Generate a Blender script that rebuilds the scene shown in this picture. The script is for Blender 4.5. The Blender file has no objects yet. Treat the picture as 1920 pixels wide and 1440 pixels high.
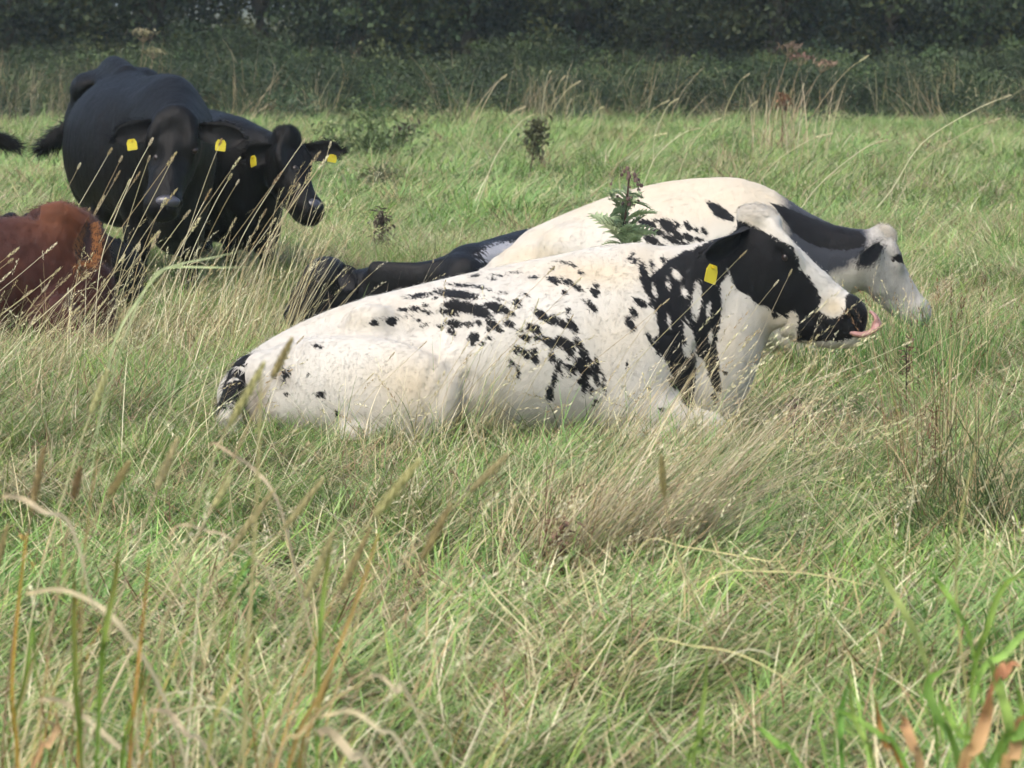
import bpy, math, random
import numpy as np
from mathutils import Vector, Matrix, Euler

random.seed(7)
RNG = np.random.default_rng(11)
SC = bpy.context.scene

# ------------------------------------------------------------------ camera, sky, sun, exposure
F_PX, CAM_H = 7000.0, 1.6                 # focal length in pixels of a 1920 px wide frame, eye height
PITCH = math.atan(720 / F_PX)             # horizon on the top edge of the frame
cam_data = bpy.data.cameras.new("camera")
cam = bpy.data.objects.new("camera", cam_data)
SC.collection.objects.link(cam)
cam.location = (0, 0, CAM_H)
cam.rotation_euler = (math.pi / 2 - PITCH, 0, 0)
cam_data.sensor_width = 36.0
cam_data.lens = 36.0 * F_PX / 1920
cam_data.clip_start = 0.3
cam_data.clip_end = 2000
cam_data.dof.use_dof = True
cam_data.dof.focus_distance = 14.2
cam_data.dof.aperture_fstop = 10.0
SC.camera = cam

SUN_EL, SUN_AZ = 54.0, 215.0              # azimuth from +Y (view direction), clockwise
world = bpy.data.worlds.new("World")
SC.world = world
world.use_nodes = True
wn = world.node_tree
wn.nodes.clear()
sky = wn.nodes.new("ShaderNodeTexSky")
sky.sky_type = 'NISHITA'
sky.sun_disc = False
sky.sun_elevation = math.radians(SUN_EL)
sky.sun_rotation = math.radians(SUN_AZ)
sky.air_density = 1.0
sky.dust_density = 4.0
bg = wn.nodes.new("ShaderNodeBackground")
bg.inputs[1].default_value = 0.15
wo = wn.nodes.new("ShaderNodeOutputWorld")
wn.links.new(sky.outputs[0], bg.inputs[0])
wn.links.new(bg.outputs[0], wo.inputs[0])

sun_data = bpy.data.lights.new("sun", 'SUN')
sun_data.energy = 0.95
sun_data.angle = math.radians(40)
sun_data.color = (1.0, 0.96, 0.89)
sun = bpy.data.objects.new("sun", sun_data)
SC.collection.objects.link(sun)
el, az = math.radians(SUN_EL), math.radians(SUN_AZ)
to_sun = Vector((math.sin(az) * math.cos(el), math.cos(az) * math.cos(el), math.sin(el)))
sun.rotation_euler = to_sun.to_track_quat('Z', 'Y').to_euler()

SC.view_settings.view_transform = 'Standard'
SC.view_settings.look = 'None'
SC.view_settings.gamma = 1.0
SC.view_settings.use_curve_mapping = False
SC.view_settings.exposure = 0.86
SC.render.engine = 'CYCLES'
SC.cycles.use_denoising = True
SC.cycles.use_adaptive_sampling = True
SC.cycles.adaptive_threshold = 0.05
SC.cycles.adaptive_min_samples = 16
SC.cycles.time_limit = 900
SC.cycles.debug_use_spatial_splits = True
SC.cycles.max_bounces = 4
SC.cycles.diffuse_bounces = 2
SC.cycles.glossy_bounces = 2
SC.cycles.transmission_bounces = 2
SC.cycles.transparent_max_bounces = 4
SC.cycles.caustics_reflective = False
SC.cycles.caustics_refractive = False

# ------------------------------------------------------------------ helpers
def px(x, y, d):
    """the point of the place seen at photo pixel (x, y) (1920x1440) at the depth d in metres"""
    rx, ry = (x - 960) / F_PX, (720 - y) / F_PX
    s, c = math.sin(PITCH), math.cos(PITCH)
    v = np.array([rx, c + ry * s, -s + ry * c])
    t = d / v[1]
    return np.array([v[0] * t, d, CAM_H + v[2] * t])

def ground_z(x, y):
    x = np.asarray(x, float); y = np.asarray(y, float)
    return (0.03 * np.sin(x * 1.3 + 0.7 * y) + 0.025 * np.sin(y * 0.9 - 0.5 * x + 1.0)
            + 0.015 * np.sin(x * 3.1 - y * 2.3 + 2.0)) * np.clip((y - 2) / 6, 0, 1)

def srgb(r, g, b):
    f = lambda v: ((v / 255 + 0.055) / 1.055) ** 2.4 if v > 10 else v / 255 / 12.92
    return (f(r), f(g), f(b))

def link(o, parent=None):
    SC.collection.objects.link(o)
    if parent is not None:
        o.parent = parent
    return o

def tag(o, label=None, cat=None, group=None, kind=None):
    if label: o["label"] = label
    if cat: o["category"] = cat
    if group: o["group"] = group
    if kind: o["kind"] = kind
    return o

def thing(name, loc, label, cat, group=None):
    o = bpy.data.objects.new(name, None)
    o.empty_display_size = 0.1
    o.location = loc
    link(o)
    return tag(o, label, cat, group)

def mesh_obj(name, verts, faces, mat, parent=None, smooth=True, attrs=None, normals=None):
    me = bpy.data.meshes.new(name)
    verts = np.asarray(verts, np.float32)
    if isinstance(faces, np.ndarray):
        n, k = faces.shape
        me.vertices.add(len(verts))
        me.vertices.foreach_set("co", verts.ravel())
        me.loops.add(n * k)
        me.loops.foreach_set("vertex_index", faces.astype(np.int32).ravel())
        me.polygons.add(n)
        me.polygons.foreach_set("loop_start", np.arange(0, n * k, k, dtype=np.int32))
        me.update(calc_edges=True)
    else:
        me.from_pydata([tuple(v) for v in verts], [], faces)
    if smooth:
        me.polygons.foreach_set("use_smooth", np.ones(len(me.polygons), bool))
    for an, av in (attrs or {}).items():
        av = np.asarray(av, np.float32)
        if av.ndim == 2:
            a = me.color_attributes.new(an, 'FLOAT_COLOR', 'POINT')
            a.data.foreach_set("color", np.c_[av, np.ones(len(av))].astype(np.float32).ravel())
        else:
            a = me.attributes.new(an, 'FLOAT', 'POINT')
            a.data.foreach_set("value", av)
    me.materials.append(mat)
    me.update()
    if normals is not None:
        me.normals_split_custom_set_from_vertices([tuple(v) for v in normals])
    o = bpy.data.objects.new(name, me)
    return link(o, parent)

class NT:
    """short hand for shader node trees"""
    def __init__(self, name):
        self.mat = bpy.data.materials.new(name)
        self.mat.use_nodes = True
        self.t = self.mat.node_tree
        self.t.nodes.clear()
        self.out = self.t.nodes.new("ShaderNodeOutputMaterial")
    def n(self, typ, **kw):
        nd = self.t.nodes.new(typ)
        for k, v in kw.items():
            setattr(nd, k, v)
        return nd
    def put(self, sock, val):
        if isinstance(val, bpy.types.NodeSocket):
            self.t.links.new(val, sock)
        elif isinstance(val, tuple) and len(val) == 3 and sock.type == 'RGBA':
            sock.default_value = (*val, 1)
        else:
            sock.default_value = val
    def math(self, op, a, b=0.0, clamp=False):
        m = self.n("ShaderNodeMath", operation=op, use_clamp=clamp)
        self.put(m.inputs[0], a); self.put(m.inputs[1], b)
        return m.outputs[0]
    def mix(self, f, a, b, blend='MIX'):
        m = self.n("ShaderNodeMix", data_type='RGBA', blend_type=blend)
        self.put(m.inputs[0], f); self.put(m.inputs[6], a); self.put(m.inputs[7], b)
        return m.outputs[2]
    def attr(self, name, out=2):
        return self.n("ShaderNodeAttribute", attribute_name=name).outputs[out]
    def noise(self, vec, scale, detail=3.0, rough=0.55):
        m = self.n("ShaderNodeTexNoise")
        if vec is not None: self.put(m.inputs["Vector"], vec)
        m.inputs["Scale"].default_value = scale
        m.inputs["Detail"].default_value = detail
        m.inputs["Roughness"].default_value = rough
        return m.outputs[0]
    def ramp(self, v, a, b):
        m = self.n("ShaderNodeMapRange", interpolation_type='SMOOTHSTEP')
        self.put(m.inputs[0], v); self.put(m.inputs[1], a); self.put(m.inputs[2], b)
        return m.outputs[0]
    def mapping(self, vec, scale=(1, 1, 1), rot=(0, 0, 0)):
        m = self.n("ShaderNodeMapping")
        self.put(m.inputs[0], vec)
        m.inputs["Scale"].default_value = scale
        m.inputs["Rotation"].default_value = rot
        return m.outputs[0]
    def bsdf(self, color, rough=0.6, bump=None, bump_d=0.01, bump_s=0.5, spec=0.3, sheen=0.0):
        p = self.n("ShaderNodeBsdfPrincipled")
        self.put(p.inputs["Base Color"], color)
        self.put(p.inputs["Roughness"], rough)
        p.inputs["Specular IOR Level"].default_value = spec
        if sheen:
            p.inputs["Sheen Weight"].default_value = sheen
            p.inputs["Sheen Roughness"].default_value = 0.4
        if bump is not None:
            b = self.n("ShaderNodeBump")
            b.inputs["Strength"].default_value = bump_s
            b.inputs["Distance"].default_value = bump_d
            self.put(b.inputs["Height"], bump)
            self.put(p.inputs["Normal"], b.outputs[0])
        return p.outputs[0]
    def done(self, shader):
        self.t.links.new(shader, self.out.inputs[0])
        return self.mat

def leaf_material(name, translucent=0.3, tint=0.25, patch=None, rough=0.55, spec=0.25):
    """colour comes from the 'col' attribute of each blade or leaf; each plant varies a little"""
    t = NT(name)
    col = t.attr("col", 0)
    rnd = t.n("ShaderNodeObjectInfo").outputs["Random"]
    hs = t.n("ShaderNodeHueSaturation")
    t.put(hs.inputs["Hue"], t.math('ADD', t.math('MULTIPLY', rnd, 0.03), 0.485))
    t.put(hs.inputs["Value"], t.math('ADD', t.math('MULTIPLY', rnd, tint), 1 - tint / 2))
    t.put(hs.inputs["Color"], col)
    c = hs.outputs[0]
    if patch:
        pos = t.n("ShaderNodeNewGeometry").outputs["Position"]
        nz = t.noise(t.mapping(pos, (1, 0.6, 1)), patch, 3.0)
        c = t.mix(t.math('MULTIPLY', t.ramp(nz, 0.52, 0.72), 0.28), c, srgb(182, 176, 124))
        nz2 = t.noise(t.mapping(pos, (1, 0.5, 1)), patch * 0.45, 2.0)
        c = t.mix(t.math('MULTIPLY', t.ramp(nz2, 0.5, 0.68), 0.35), c, srgb(96, 136, 72))
    p = t.n("ShaderNodeBsdfPrincipled")
    t.put(p.inputs["Base Color"], c)
    p.inputs["Roughness"].default_value = rough
    p.inputs["Specular IOR Level"].default_value = spec
    tr = t.n("ShaderNodeBsdfTranslucent")
    t.put(tr.inputs[0], c)
    m = t.n("ShaderNodeMixShader")
    m.inputs[0].default_value = translucent
    t.t.links.new(p.outputs[0], m.inputs[1])
    t.t.links.new(tr.outputs[0], m.inputs[2])
    return t.done(m.outputs[0])

M_GRASS = leaf_material("grass_blades", 0.3, 0.35, patch=0.55)
M_STALK = leaf_material("dry_stalks", 0.2, 0.2)
M_LEAF = leaf_material("leaves", 0.25, 0.3)
M_WOODLEAF = leaf_material("hedge_leaves", 0.15, 0.35, spec=0.15)

# ------------------------------------------------------------------ ground
def build_ground():
    t = NT("field_soil")
    pos = t.n("ShaderNodeNewGeometry").outputs["Position"]
    n1 = t.noise(pos, 6.0, 6.0, 0.65)
    n2 = t.noise(pos, 45.0, 4.0)
    c = t.mix(n1, srgb(58, 66, 36), srgb(112, 108, 70))
    c = t.mix(t.math('MULTIPLY', n2, 0.6), c, srgb(48, 50, 28))
    mat = t.done(t.bsdf(c, 0.95, bump=n2, bump_d=0.03, bump_s=0.8, spec=0.1))
    xs = np.r_[np.linspace(-400, -16, 14), np.linspace(-15, 15, 121), np.linspace(16, 400, 14)]
    ys = np.r_[np.linspace(-30, 1.5, 6), np.linspace(2, 30, 113), np.linspace(31, 70, 60), np.linspace(75, 900, 14)]
    X, Y = np.meshgrid(xs, ys)
    V = np.c_[X.ravel(), Y.ravel(), ground_z(X.ravel(), Y.ravel())]
    nx, ny = len(xs), len(ys)
    i, j = np.meshgrid(np.arange(nx - 1), np.arange(ny - 1))
    a = (j * nx + i).ravel()
    faces = np.c_[a, a + 1, a + nx + 1, a + nx]
    o = mesh_obj("ground", V, faces, mat)
    tag(o, "meadow ground under the grass", kind="structure")
    t = NT("leaf_litter")
    pos = t.n("ShaderNodeNewGeometry").outputs["Position"]
    c = t.mix(t.noise(pos, 9.0, 6.0), srgb(38, 34, 26), srgb(66, 58, 40))
    mat = t.done(t.bsdf(c, 0.95, spec=0.1))
    xs = np.linspace(-40, 40, 41); ys = np.linspace(56.5, 110, 28)
    X, Y = np.meshgrid(xs, ys)
    V = np.c_[X.ravel(), Y.ravel(), ground_z(X.ravel(), Y.ravel()) + 0.12]
    i, j = np.meshgrid(np.arange(40), np.arange(27))
    a = (j * 41 + i).ravel()
    o = mesh_obj("woodland_ground", V, np.c_[a, a + 1, a + 42, a + 41], mat)
    tag(o, "dark leaf litter under the trees", kind="structure")
build_ground()

# ------------------------------------------------------------------ implicit bodies -> one continuous mesh
class Body:
    def __init__(self, lo, hi, h):
        self.lo = np.array(lo, float); self.h = h
        self.n = np.ceil((np.array(hi) - self.lo) / h).astype(int) + 1
        self.F = np.full(self.n, 0.5, np.float32)
        self.ax = [self.lo[i] + h * np.arange(self.n[i]) for i in range(3)]
    def _win(self, lo, hi):
        a = np.clip(((np.array(lo) - self.lo) / self.h).astype(int) - 1, 0, self.n - 1)
        b = np.clip(((np.array(hi) - self.lo) / self.h).astype(int) + 2, 1, self.n)
        sl = tuple(slice(a[i], max(b[i], a[i] + 1)) for i in range(3))
        P = np.meshgrid(*[self.ax[i][sl[i]] for i in range(3)], indexing='ij')
        return sl, P
    @staticmethod
    def _smin(a, b, k):
        h = np.maximum(k - np.abs(a - b), 0) / k
        return np.minimum(a, b) - h * h * k * 0.25
    def sweep(self, pts, k=0.06, up=(0, 0, 1), sub=3, cut=False, p=2.0):
        """pts: (x, y, z, radius along up, radius sideways); limb or trunk along a smooth line"""
        P = np.array(pts, float)
        if len(P) > 2:
            E = np.vstack([2 * P[0] - P[1], P, 2 * P[-1] - P[-2]])
            out = []
            for i in range(1, len(E) - 2):
                for s in range(sub):
                    t = s / sub
                    a, b, c, d = E[i - 1], E[i], E[i + 1], E[i + 2]
                    out.append(0.5 * (2 * b + (c - a) * t + (2 * a - 5 * b + 4 * c - d) * t * t + (3 * b - a - 3 * c + d) * t ** 3))
            out.append(P[-1]); P = np.array(out)
        P[:, 3:] = np.maximum(P[:, 3:], 0.008)
        R = P[:, 3:].max() + k + 0.03
        lo, hi = P[:, :3].min(0) - R, P[:, :3].max(0) + R
        sl0, _g = self._win(lo, hi)
        C = np.full(self.F[sl0].shape, 0.5, np.float32)
        off = [s.start for s in sl0]
        up = np.array(up, float)
        last = len(P) - 2
        for si, (A, B) in enumerate(zip(P[:-1], P[1:])):
            r = max(A[3], A[4], B[3], B[4]) + k + 0.03
            sl, (X, Y, Z) = self._win(np.minimum(A[:3], B[:3]) - r, np.maximum(A[:3], B[:3]) + r)
            ab = B[:3] - A[:3]; L2 = ab @ ab + 1e-12; T = ab / math.sqrt(L2)
            U = up - T * (up @ T); U /= np.linalg.norm(U) + 1e-9
            S = np.cross(T, U)
            dx, dy, dz = X - A[0], Y - A[1], Z - A[2]
            t = np.clip((dx * ab[0] + dy * ab[1] + dz * ab[2]) / L2, 0, 1)
            dx -= t * ab[0]; dy -= t * ab[1]; dz -= t * ab[2]
            u = dx * U[0] + dy * U[1] + dz * U[2]
            s = dx * S[0] + dy * S[1] + dz * S[2]
            w = dx * T[0] + dy * T[1] + dz * T[2]
            rv = A[3] + t * (B[3] - A[3]); rl = A[4] + t * (B[4] - A[4]); rm = np.minimum(rv, rl)
            rm = np.where(w < 0, rm if si == 0 else rm * .2, rm if si == last else rm * .2)
            if p == 2.0:
                q = np.sqrt((u / rv) ** 2 + (s / rl) ** 2 + (w / rm) ** 2) + 1e-6
            else:
                q = (np.abs(u / rv) ** p + np.abs(s / rl) ** p + np.abs(w / rm) ** p) ** (1 / p) + 1e-6
            ln = np.sqrt(u * u + s * s + w * w) + 1e-6
            d = ln - ln / q
            loc = tuple(slice(sl[i].start - off[i], sl[i].stop - off[i]) for i in range(3))
            try:
                C[loc] = np.minimum(C[loc], d)
            except ValueError:
                continue
        if cut:
            self.F[sl0] = -self._smin(-self.F[sl0], C, k)
        else:
            self.F[sl0] = self._smin(self.F[sl0], C, k)
    def ball(self, c, r, k=0.05, cut=False):
        r = np.array(r if hasattr(r, '__len__') else (r, r, r), float)
        m = r.max() + k + 0.02
        sl, (X, Y, Z) = self._win(np.array(c) - m, np.array(c) + m)
        dx, dy, dz = X - c[0], Y - c[1], Z - c[2]
        q = np.sqrt((dx / r[0]) ** 2 + (dy / r[1]) ** 2 + (dz / r[2]) ** 2) + 1e-6
        ln = np.sqrt(dx * dx + dy * dy + dz * dz) + 1e-6
        d = ln - ln / q
        self.F[sl] = -self._smin(-self.F[sl], d, k) if cut else self._smin(self.F[sl], d, k)
    def blur(self, n):
        F = self.F
        for _ in range(n):
            for ax in range(3):
                G = np.moveaxis(F, ax, 0)
                G[1:-1] = G[1:-1] * .5 + (G[:-2] + G[2:]) * .25
        self.F = F
    def mesh(self, smooth=3):
        F = self.F
        ins = F < 0
        nx, ny, nz = F.shape
        c = np.zeros((nx - 1, ny - 1, nz - 1), np.int8)
        for i in (0, 1):
            for j in (0, 1):
                for k in (0, 1):
                    c += ins[i:nx - 1 + i, j:ny - 1 + j, k:nz - 1 + k]
        act = (c > 0) & (c < 8)
        idx = np.argwhere(act)
        num = np.full(act.shape, -1, np.int64)
        num[act] = np.arange(len(idx))
        corners = [(i, j, k) for i in (0, 1) for j in (0, 1) for k in (0, 1)]
        val = {q: F[idx[:, 0] + q[0], idx[:, 1] + q[1], idx[:, 2] + q[2]] for q in corners}
        acc = np.zeros((len(idx), 3)); cnt = np.zeros(len(idx))
        for a in corners:
            for axis in range(3):
                if a[axis] == 0:
                    b = list(a); b[axis] = 1; b = tuple(b)
                    va, vb = val[a], val[b]
                    m = (va < 0) != (vb < 0)
                    t = va[m] / (va[m] - vb[m])
                    pt = np.tile(np.array(a, float), (m.sum(), 1)); pt[:, axis] = t
                    acc[m] += pt; cnt[m] += 1
        V = self.lo + self.h * (idx + acc / cnt[:, None])
        Q = []
        for axis in range(3):
            o1, o2 = [(1, 2), (2, 0), (0, 1)][axis]
            lo = [slice(None)] * 3; hi = [slice(None)] * 3
            lo[axis] = slice(0, -1); hi[axis] = slice(1, None)
            A, B = ins[tuple(lo)], ins[tuple(hi)]
            e = np.argwhere(A != B)
            e = e[(e[:, o1] > 0) & (e[:, o2] > 0) & (e[:, o1] < F.shape[o1] - 1) & (e[:, o2] < F.shape[o2] - 1)]
            flip = A[e[:, 0], e[:, 1], e[:, 2]]
            def cell(d1, d2):
                g = e.copy(); g[:, o1] -= d1; g[:, o2] -= d2
                return num[g[:, 0], g[:, 1], g[:, 2]]
            q = np.c_[cell(1, 1), cell(0, 1), cell(0, 0), cell(1, 0)]
            q[~flip] = q[~flip][:, ::-1]
            Q.append(q)
        Q = np.vstack(Q)
        Q = Q[(Q >= 0).all(1)]
        E = np.vstack([Q[:, [0, 1]], Q[:, [1, 2]], Q[:, [2, 3]], Q[:, [3, 0]]])
        for it in range(smooth):
            for lam in (0.5, -0.45):
                s = np.zeros_like(V); n = np.zeros(len(V))
                for d in range(3):
                    s[:, d] = np.bincount(E[:, 0], V[E[:, 1], d], len(V)) + np.bincount(E[:, 1], V[E[:, 0], d], len(V))
                n = np.bincount(E[:, 0], minlength=len(V)) + np.bincount(E[:, 1], minlength=len(V))
                V = V + lam * (s / np.maximum(n, 1)[:, None] - V)
        return V, Q

def vnormals(V, Q):
    fn = np.cross(V[Q[:, 2]] - V[Q[:, 0]], V[Q[:, 3]] - V[Q[:, 1]])
    N = np.zeros_like(V)
    for i in range(4):
        for d in range(3):
            N[:, d] += np.bincount(Q[:, i], fn[:, d], len(V))
    return N / (np.linalg.norm(N, axis=1, keepdims=True) + 1e-12)

# ------------------------------------------------------------------ coats
def coat_material(name, light, cream, dark, edge=0.014, rough=0.7, hair=(130, 60, 26), rot=(0, 0.7, 0), bump=0.35, sheen=0.1, spec=0.22, folds=0.0):
    t = NT(name)
    pos = t.n("ShaderNodeTexCoord").outputs["Object"]
    def dot(v):
        m = t.n("ShaderNodeVectorMath", operation='DOT_PRODUCT')
        t.put(m.inputs[0], pos); m.inputs[1].default_value = v
        return m.outputs["Value"]
    cb = t.n("ShaderNodeCombineXYZ")
    t.put(cb.inputs[0], t.math('MULTIPLY', dot((.66, 0, .75)), hair[0]))
    t.put(cb.inputs[1], t.math('MULTIPLY', dot((0, 1, 0)), hair[1]))
    t.put(cb.inputs[2], t.math('MULTIPLY', dot((.75, 0, -.66)), hair[2]))
    hairv = cb.outputs[0]
    n = t.noise(hairv, 1.0, 3.0, 0.6)
    big = t.noise(pos, 5.0, 3.0)
    fine = t.noise(hairv, 5.0, 2.0)
    v = t.math('ADD', t.attr("blk"), t.math('MULTIPLY', t.math('SUBTRACT', n, 0.5), edge * 2))
    mask = t.ramp(v, -0.004, 0.004)
    c = t.mix(t.math('ADD', t.math('MULTIPLY', t.attr("crm"), 0.6), t.math('MULTIPLY', t.ramp(big, 0.45, 0.75), 0.12), True), light, cream)
    c = t.mix(t.math('MULTIPLY', fine, 0.18), c, tuple(x * 0.62 for x in cream))
    c = t.mix(t.math('MULTIPLY', t.attr("dirt"), t.math('ADD', t.math('MULTIPLY', n, 0.7), 0.35), True), c, srgb(96, 82, 62))
    g = t.math('MULTIPLY', t.attr("roan"), t.math('ADD', t.math('MULTIPLY', t.noise(t.mapping(pos, (90, 90, 45), rot), 1.0, 2.0), 0.7), 0.45), True)
    c = t.mix(g, c, srgb(54, 57, 64))
    d2 = t.mix(t.math('MULTIPLY', t.ramp(big, 0.4, 0.8), 0.6), dark, tuple(x * 1.6 for x in dark))
    c = t.mix(mask, c, d2)
    hgt = t.math('ADD', fine, t.math('MULTIPLY', n, 0.6))
    if folds:
        hgt = t.math('ADD', hgt, t.math('MULTIPLY', t.noise(t.mapping(pos, (13, 5, 3.2)), 1.0, 2.0), folds))
        hgt = t.math('ADD', hgt, t.math('MULTIPLY', big, folds))
    return t.done(t.bsdf(c, rough, bump=hgt, bump_d=0.004, bump_s=bump, spec=spec, sheen=sheen))

WHITE, CREAM, BLACK = srgb(201, 198, 189), srgb(200, 180, 140), srgb(12, 12, 15)
M_PIED = coat_material("pied_coat", WHITE, CREAM, BLACK, folds=5.0, bump=.45)
M_BLACK = coat_material("black_coat", srgb(12, 10, 11), srgb(24, 18, 16), srgb(8, 7, 7), rough=0.52, sheen=0.0, spec=0.2, folds=8.0, bump=.5, hair=(60, 60, 40))
M_BLACKROAN = coat_material("black_roan_coat", srgb(150, 152, 156), srgb(150, 146, 140), srgb(10, 10, 12), rough=0.5, edge=0.045, sheen=0.0, spec=.24, folds=5.0, bump=.5)
M_RED = coat_material("red_coat", srgb(64, 35, 31), srgb(134, 82, 50), srgb(44, 23, 20), rough=0.6, edge=0.05, sheen=0.08, folds=6.0, bump=.5)

M_REDHAIR = coat_material("red_ear_hair", srgb(150, 100, 58), srgb(170, 120, 76), srgb(110, 60, 36), rough=.7)

def plain(name, col, rough=0.5, var=0.15, scale=30, spec=0.4):
    t = NT(name)
    pos = t.n("ShaderNodeTexCoord").outputs["Object"]
    n = t.noise(pos, scale, 3.0)
    c = t.mix(n, tuple(x * (1 - var) for x in col), tuple(min(1, x * (1 + var)) for x in col))
    return t.done(t.bsdf(c, rough, spec=spec, bump=n, bump_d=0.002, bump_s=0.3))

M_EYE = plain("eye_wet", srgb(34, 24, 20), 0.3, spec=0.6)
M_TAG = plain("yellow_tag", srgb(190, 176, 40), 0.55, 0.2)
M_TAGPIN = plain("tag_pin", srgb(200, 175, 20), 0.5)
M_TONGUE = plain("tongue_pink", srgb(164, 124, 116), 0.4, 0.2, 60)
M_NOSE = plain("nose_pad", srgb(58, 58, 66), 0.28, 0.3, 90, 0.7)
M_HOOF = plain("hoof_horn", srgb(50, 44, 38), 0.6)

def head(b, poll, axis, nrm, L=0.56, wide=1.0, deep=1.0):
    """skull, jaw and muzzle along axis from the poll; returns a frame function f(along, up, side)"""
    a = np.array(axis, float); a /= np.linalg.norm(a)
    n = np.array(nrm, float); n -= a * (n @ a); n /= np.linalg.norm(n)
    s = np.cross(a, n)
    k = L / 0.56
    f = lambda al, u, sd: np.array(poll) + k * (a * al + n * u + s * sd)
    st = [(0.035, .13, .066), (.075, .20, .098), (.16, .25, .112), (.26, .268, .104), (.36, .24 * deep, .086), (.44, .21 * deep, .078), (.50, .185 * deep, .084), (.535, .16 * deep, .080)]
    P = []
    for al, dep, w in st:
        top = -0.012 * math.sin(math.pi * al / .56)
        c = f(al, top - dep / 2, 0)
        P.append((*c, k * dep / 2, k * w * wide))
    b.sweep(P, 0.03, up=n, p=2.35)
    b.sweep([(*f(.02, -.03, 0), k * .03, k * .045), (*f(.06, -.012, 0), k * .025, k * .06)], 0.05, up=n)          # poll
    for sd in (-1, 1):
        b.sweep([(*f(.10, -.035, .075 * sd * wide), k * .03, k * .028), (*f(.17, -.045, .095 * sd * wide), k * .034, k * .03), (*f(.23, -.06, .085 * sd * wide), k * .026, k * .022)], 0.03, up=n)
        b.ball(f(.16, -.078, .120 * sd * wide), .015 * k, 0.02, cut=True)
        b.sweep([(*f(.20, -.19, .062 * sd * wide), k * .07, k * .036), (*f(.29, -.19, .062 * sd * wide), k * .05, k * .03)], 0.04, up=n)   # cheek
        b.sweep([(*f(.50, -.06, .062 * sd * wide), k * .03, k * .026), (*f(.53, -.07, .055 * sd * wide), k * .028, k * .024)], 0.03, up=n)
        b.ball(f(.535, -.068, .078 * sd * wide), (.017 * k, .017 * k, .014 * k), 0.012, cut=True)
        b.sweep([(*f(.50, -.03, .035 * sd * wide), k * .03, k * .03), (*f(.545, -.045, .035 * sd * wide), k * .03, k * .026)], 0.03, up=n)
        b.sweep([(*f(.38, -.15 * deep, .085 * sd * wide), k * .006, k * .012), (*f(.56, -.125 * deep, .08 * sd * wide), k * .006, k * .012)], 0.012, up=n, cut=True)
    return f

def ear_mesh(base, tip, nrm, width, curl=0.5):
    """cupped ear: base, tip and the way the open side faces; a closed shell"""
    base, tip = np.array(base), np.array(tip)
    L = np.linalg.norm(tip - base); a = (tip - base) / L
    n = np.array(nrm, float); n -= a * (n @ a); n /= np.linalg.norm(n)
    s = np.cross(a, n)
    V, Fc = [], []
    nu, nv = 9, 8
    for side in (0, 1):
        for i in range(nu):
            t = i / (nu - 1)
            w = width * (0.35 + 1.1 * t) * (1 - t ** 3.2) ** 0.6 if t < 1 else 0.002
            w = min(w, width) if t < .55 else w
            for j in range(nv):
                u = (j / (nv - 1)) * 2 - 1
                dip = -curl * width * (1 - u * u) * (1 - 0.6 * t)
                off = (0.006 if side == 0 else -0.006) * (1 - abs(u) ** 3) * (1 - t ** 4)
                V.append(base + a * (t * L - 0.02) + s * (u * w) + n * (dip + off + 0.015 * math.sin(t * 3)))
    g = lambda sd, i, j: sd * nu * nv + i * nv + j
    for i in range(nu - 1):
        for j in range(nv - 1):
            Fc.append((g(0, i, j), g(0, i, j + 1), g(0, i + 1, j + 1), g(0, i + 1, j)))
            Fc.append((g(1, i, j), g(1, i + 1, j), g(1, i + 1, j + 1), g(1, i, j + 1)))
        for j, (p, q) in ((0, (0, 1)), (nv - 1, (1, 0))):
            Fc.append((g(p, i, j), g(p, i + 1, j), g(q, i + 1, j), g(q, i, j)))
    return np.array(V), np.array(Fc)

def fringe(V, N, count, length, dirv, lift, mat, parent, attrs, name="fur", width=0.0035, jitter=0.5, seed=1, spread=0.004):
    """short hair: thin triangles lying along the coat"""
    r = np.random.default_rng(seed)
    sel = r.integers(0, len(V), count)
    n = N[sel]; off = r.normal(0, spread, (count, 3)); p = V[sel] + off - (n * (off * n).sum(1, keepdims=True) if spread > .006 else 0)
    d = np.broadcast_to(np.array(dirv, float), (count, 3)) + r.normal(0, jitter, (count, 3))
    d = d - n * (d * n).sum(1, keepdims=True)
    d /= np.linalg.norm(d, axis=1, keepdims=True) + 1e-9
    d = d + n * (lift * r.uniform(0.4, 1.4, (count, 1)))
    d /= np.linalg.norm(d, axis=1, keepdims=True)
    s = np.cross(d, n); s /= np.linalg.norm(s, axis=1, keepdims=True) + 1e-9
    Ln = length * r.uniform(0.6, 1.5, (count, 1))
    p = p - n * 0.002
    T = np.stack([p - s * width * .5, p + s * width * .5, p + d * Ln], 1).reshape(-1, 3)
    Fc = np.arange(count * 3).reshape(-1, 3)
    at = {k: np.repeat(v[sel], 3) for k, v in attrs.items()}
    o = mesh_obj(name, T, Fc, mat, parent, True, at, normals=np.repeat(n, 3, axis=0))
    o["kind"] = "stuff"
    return o

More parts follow.
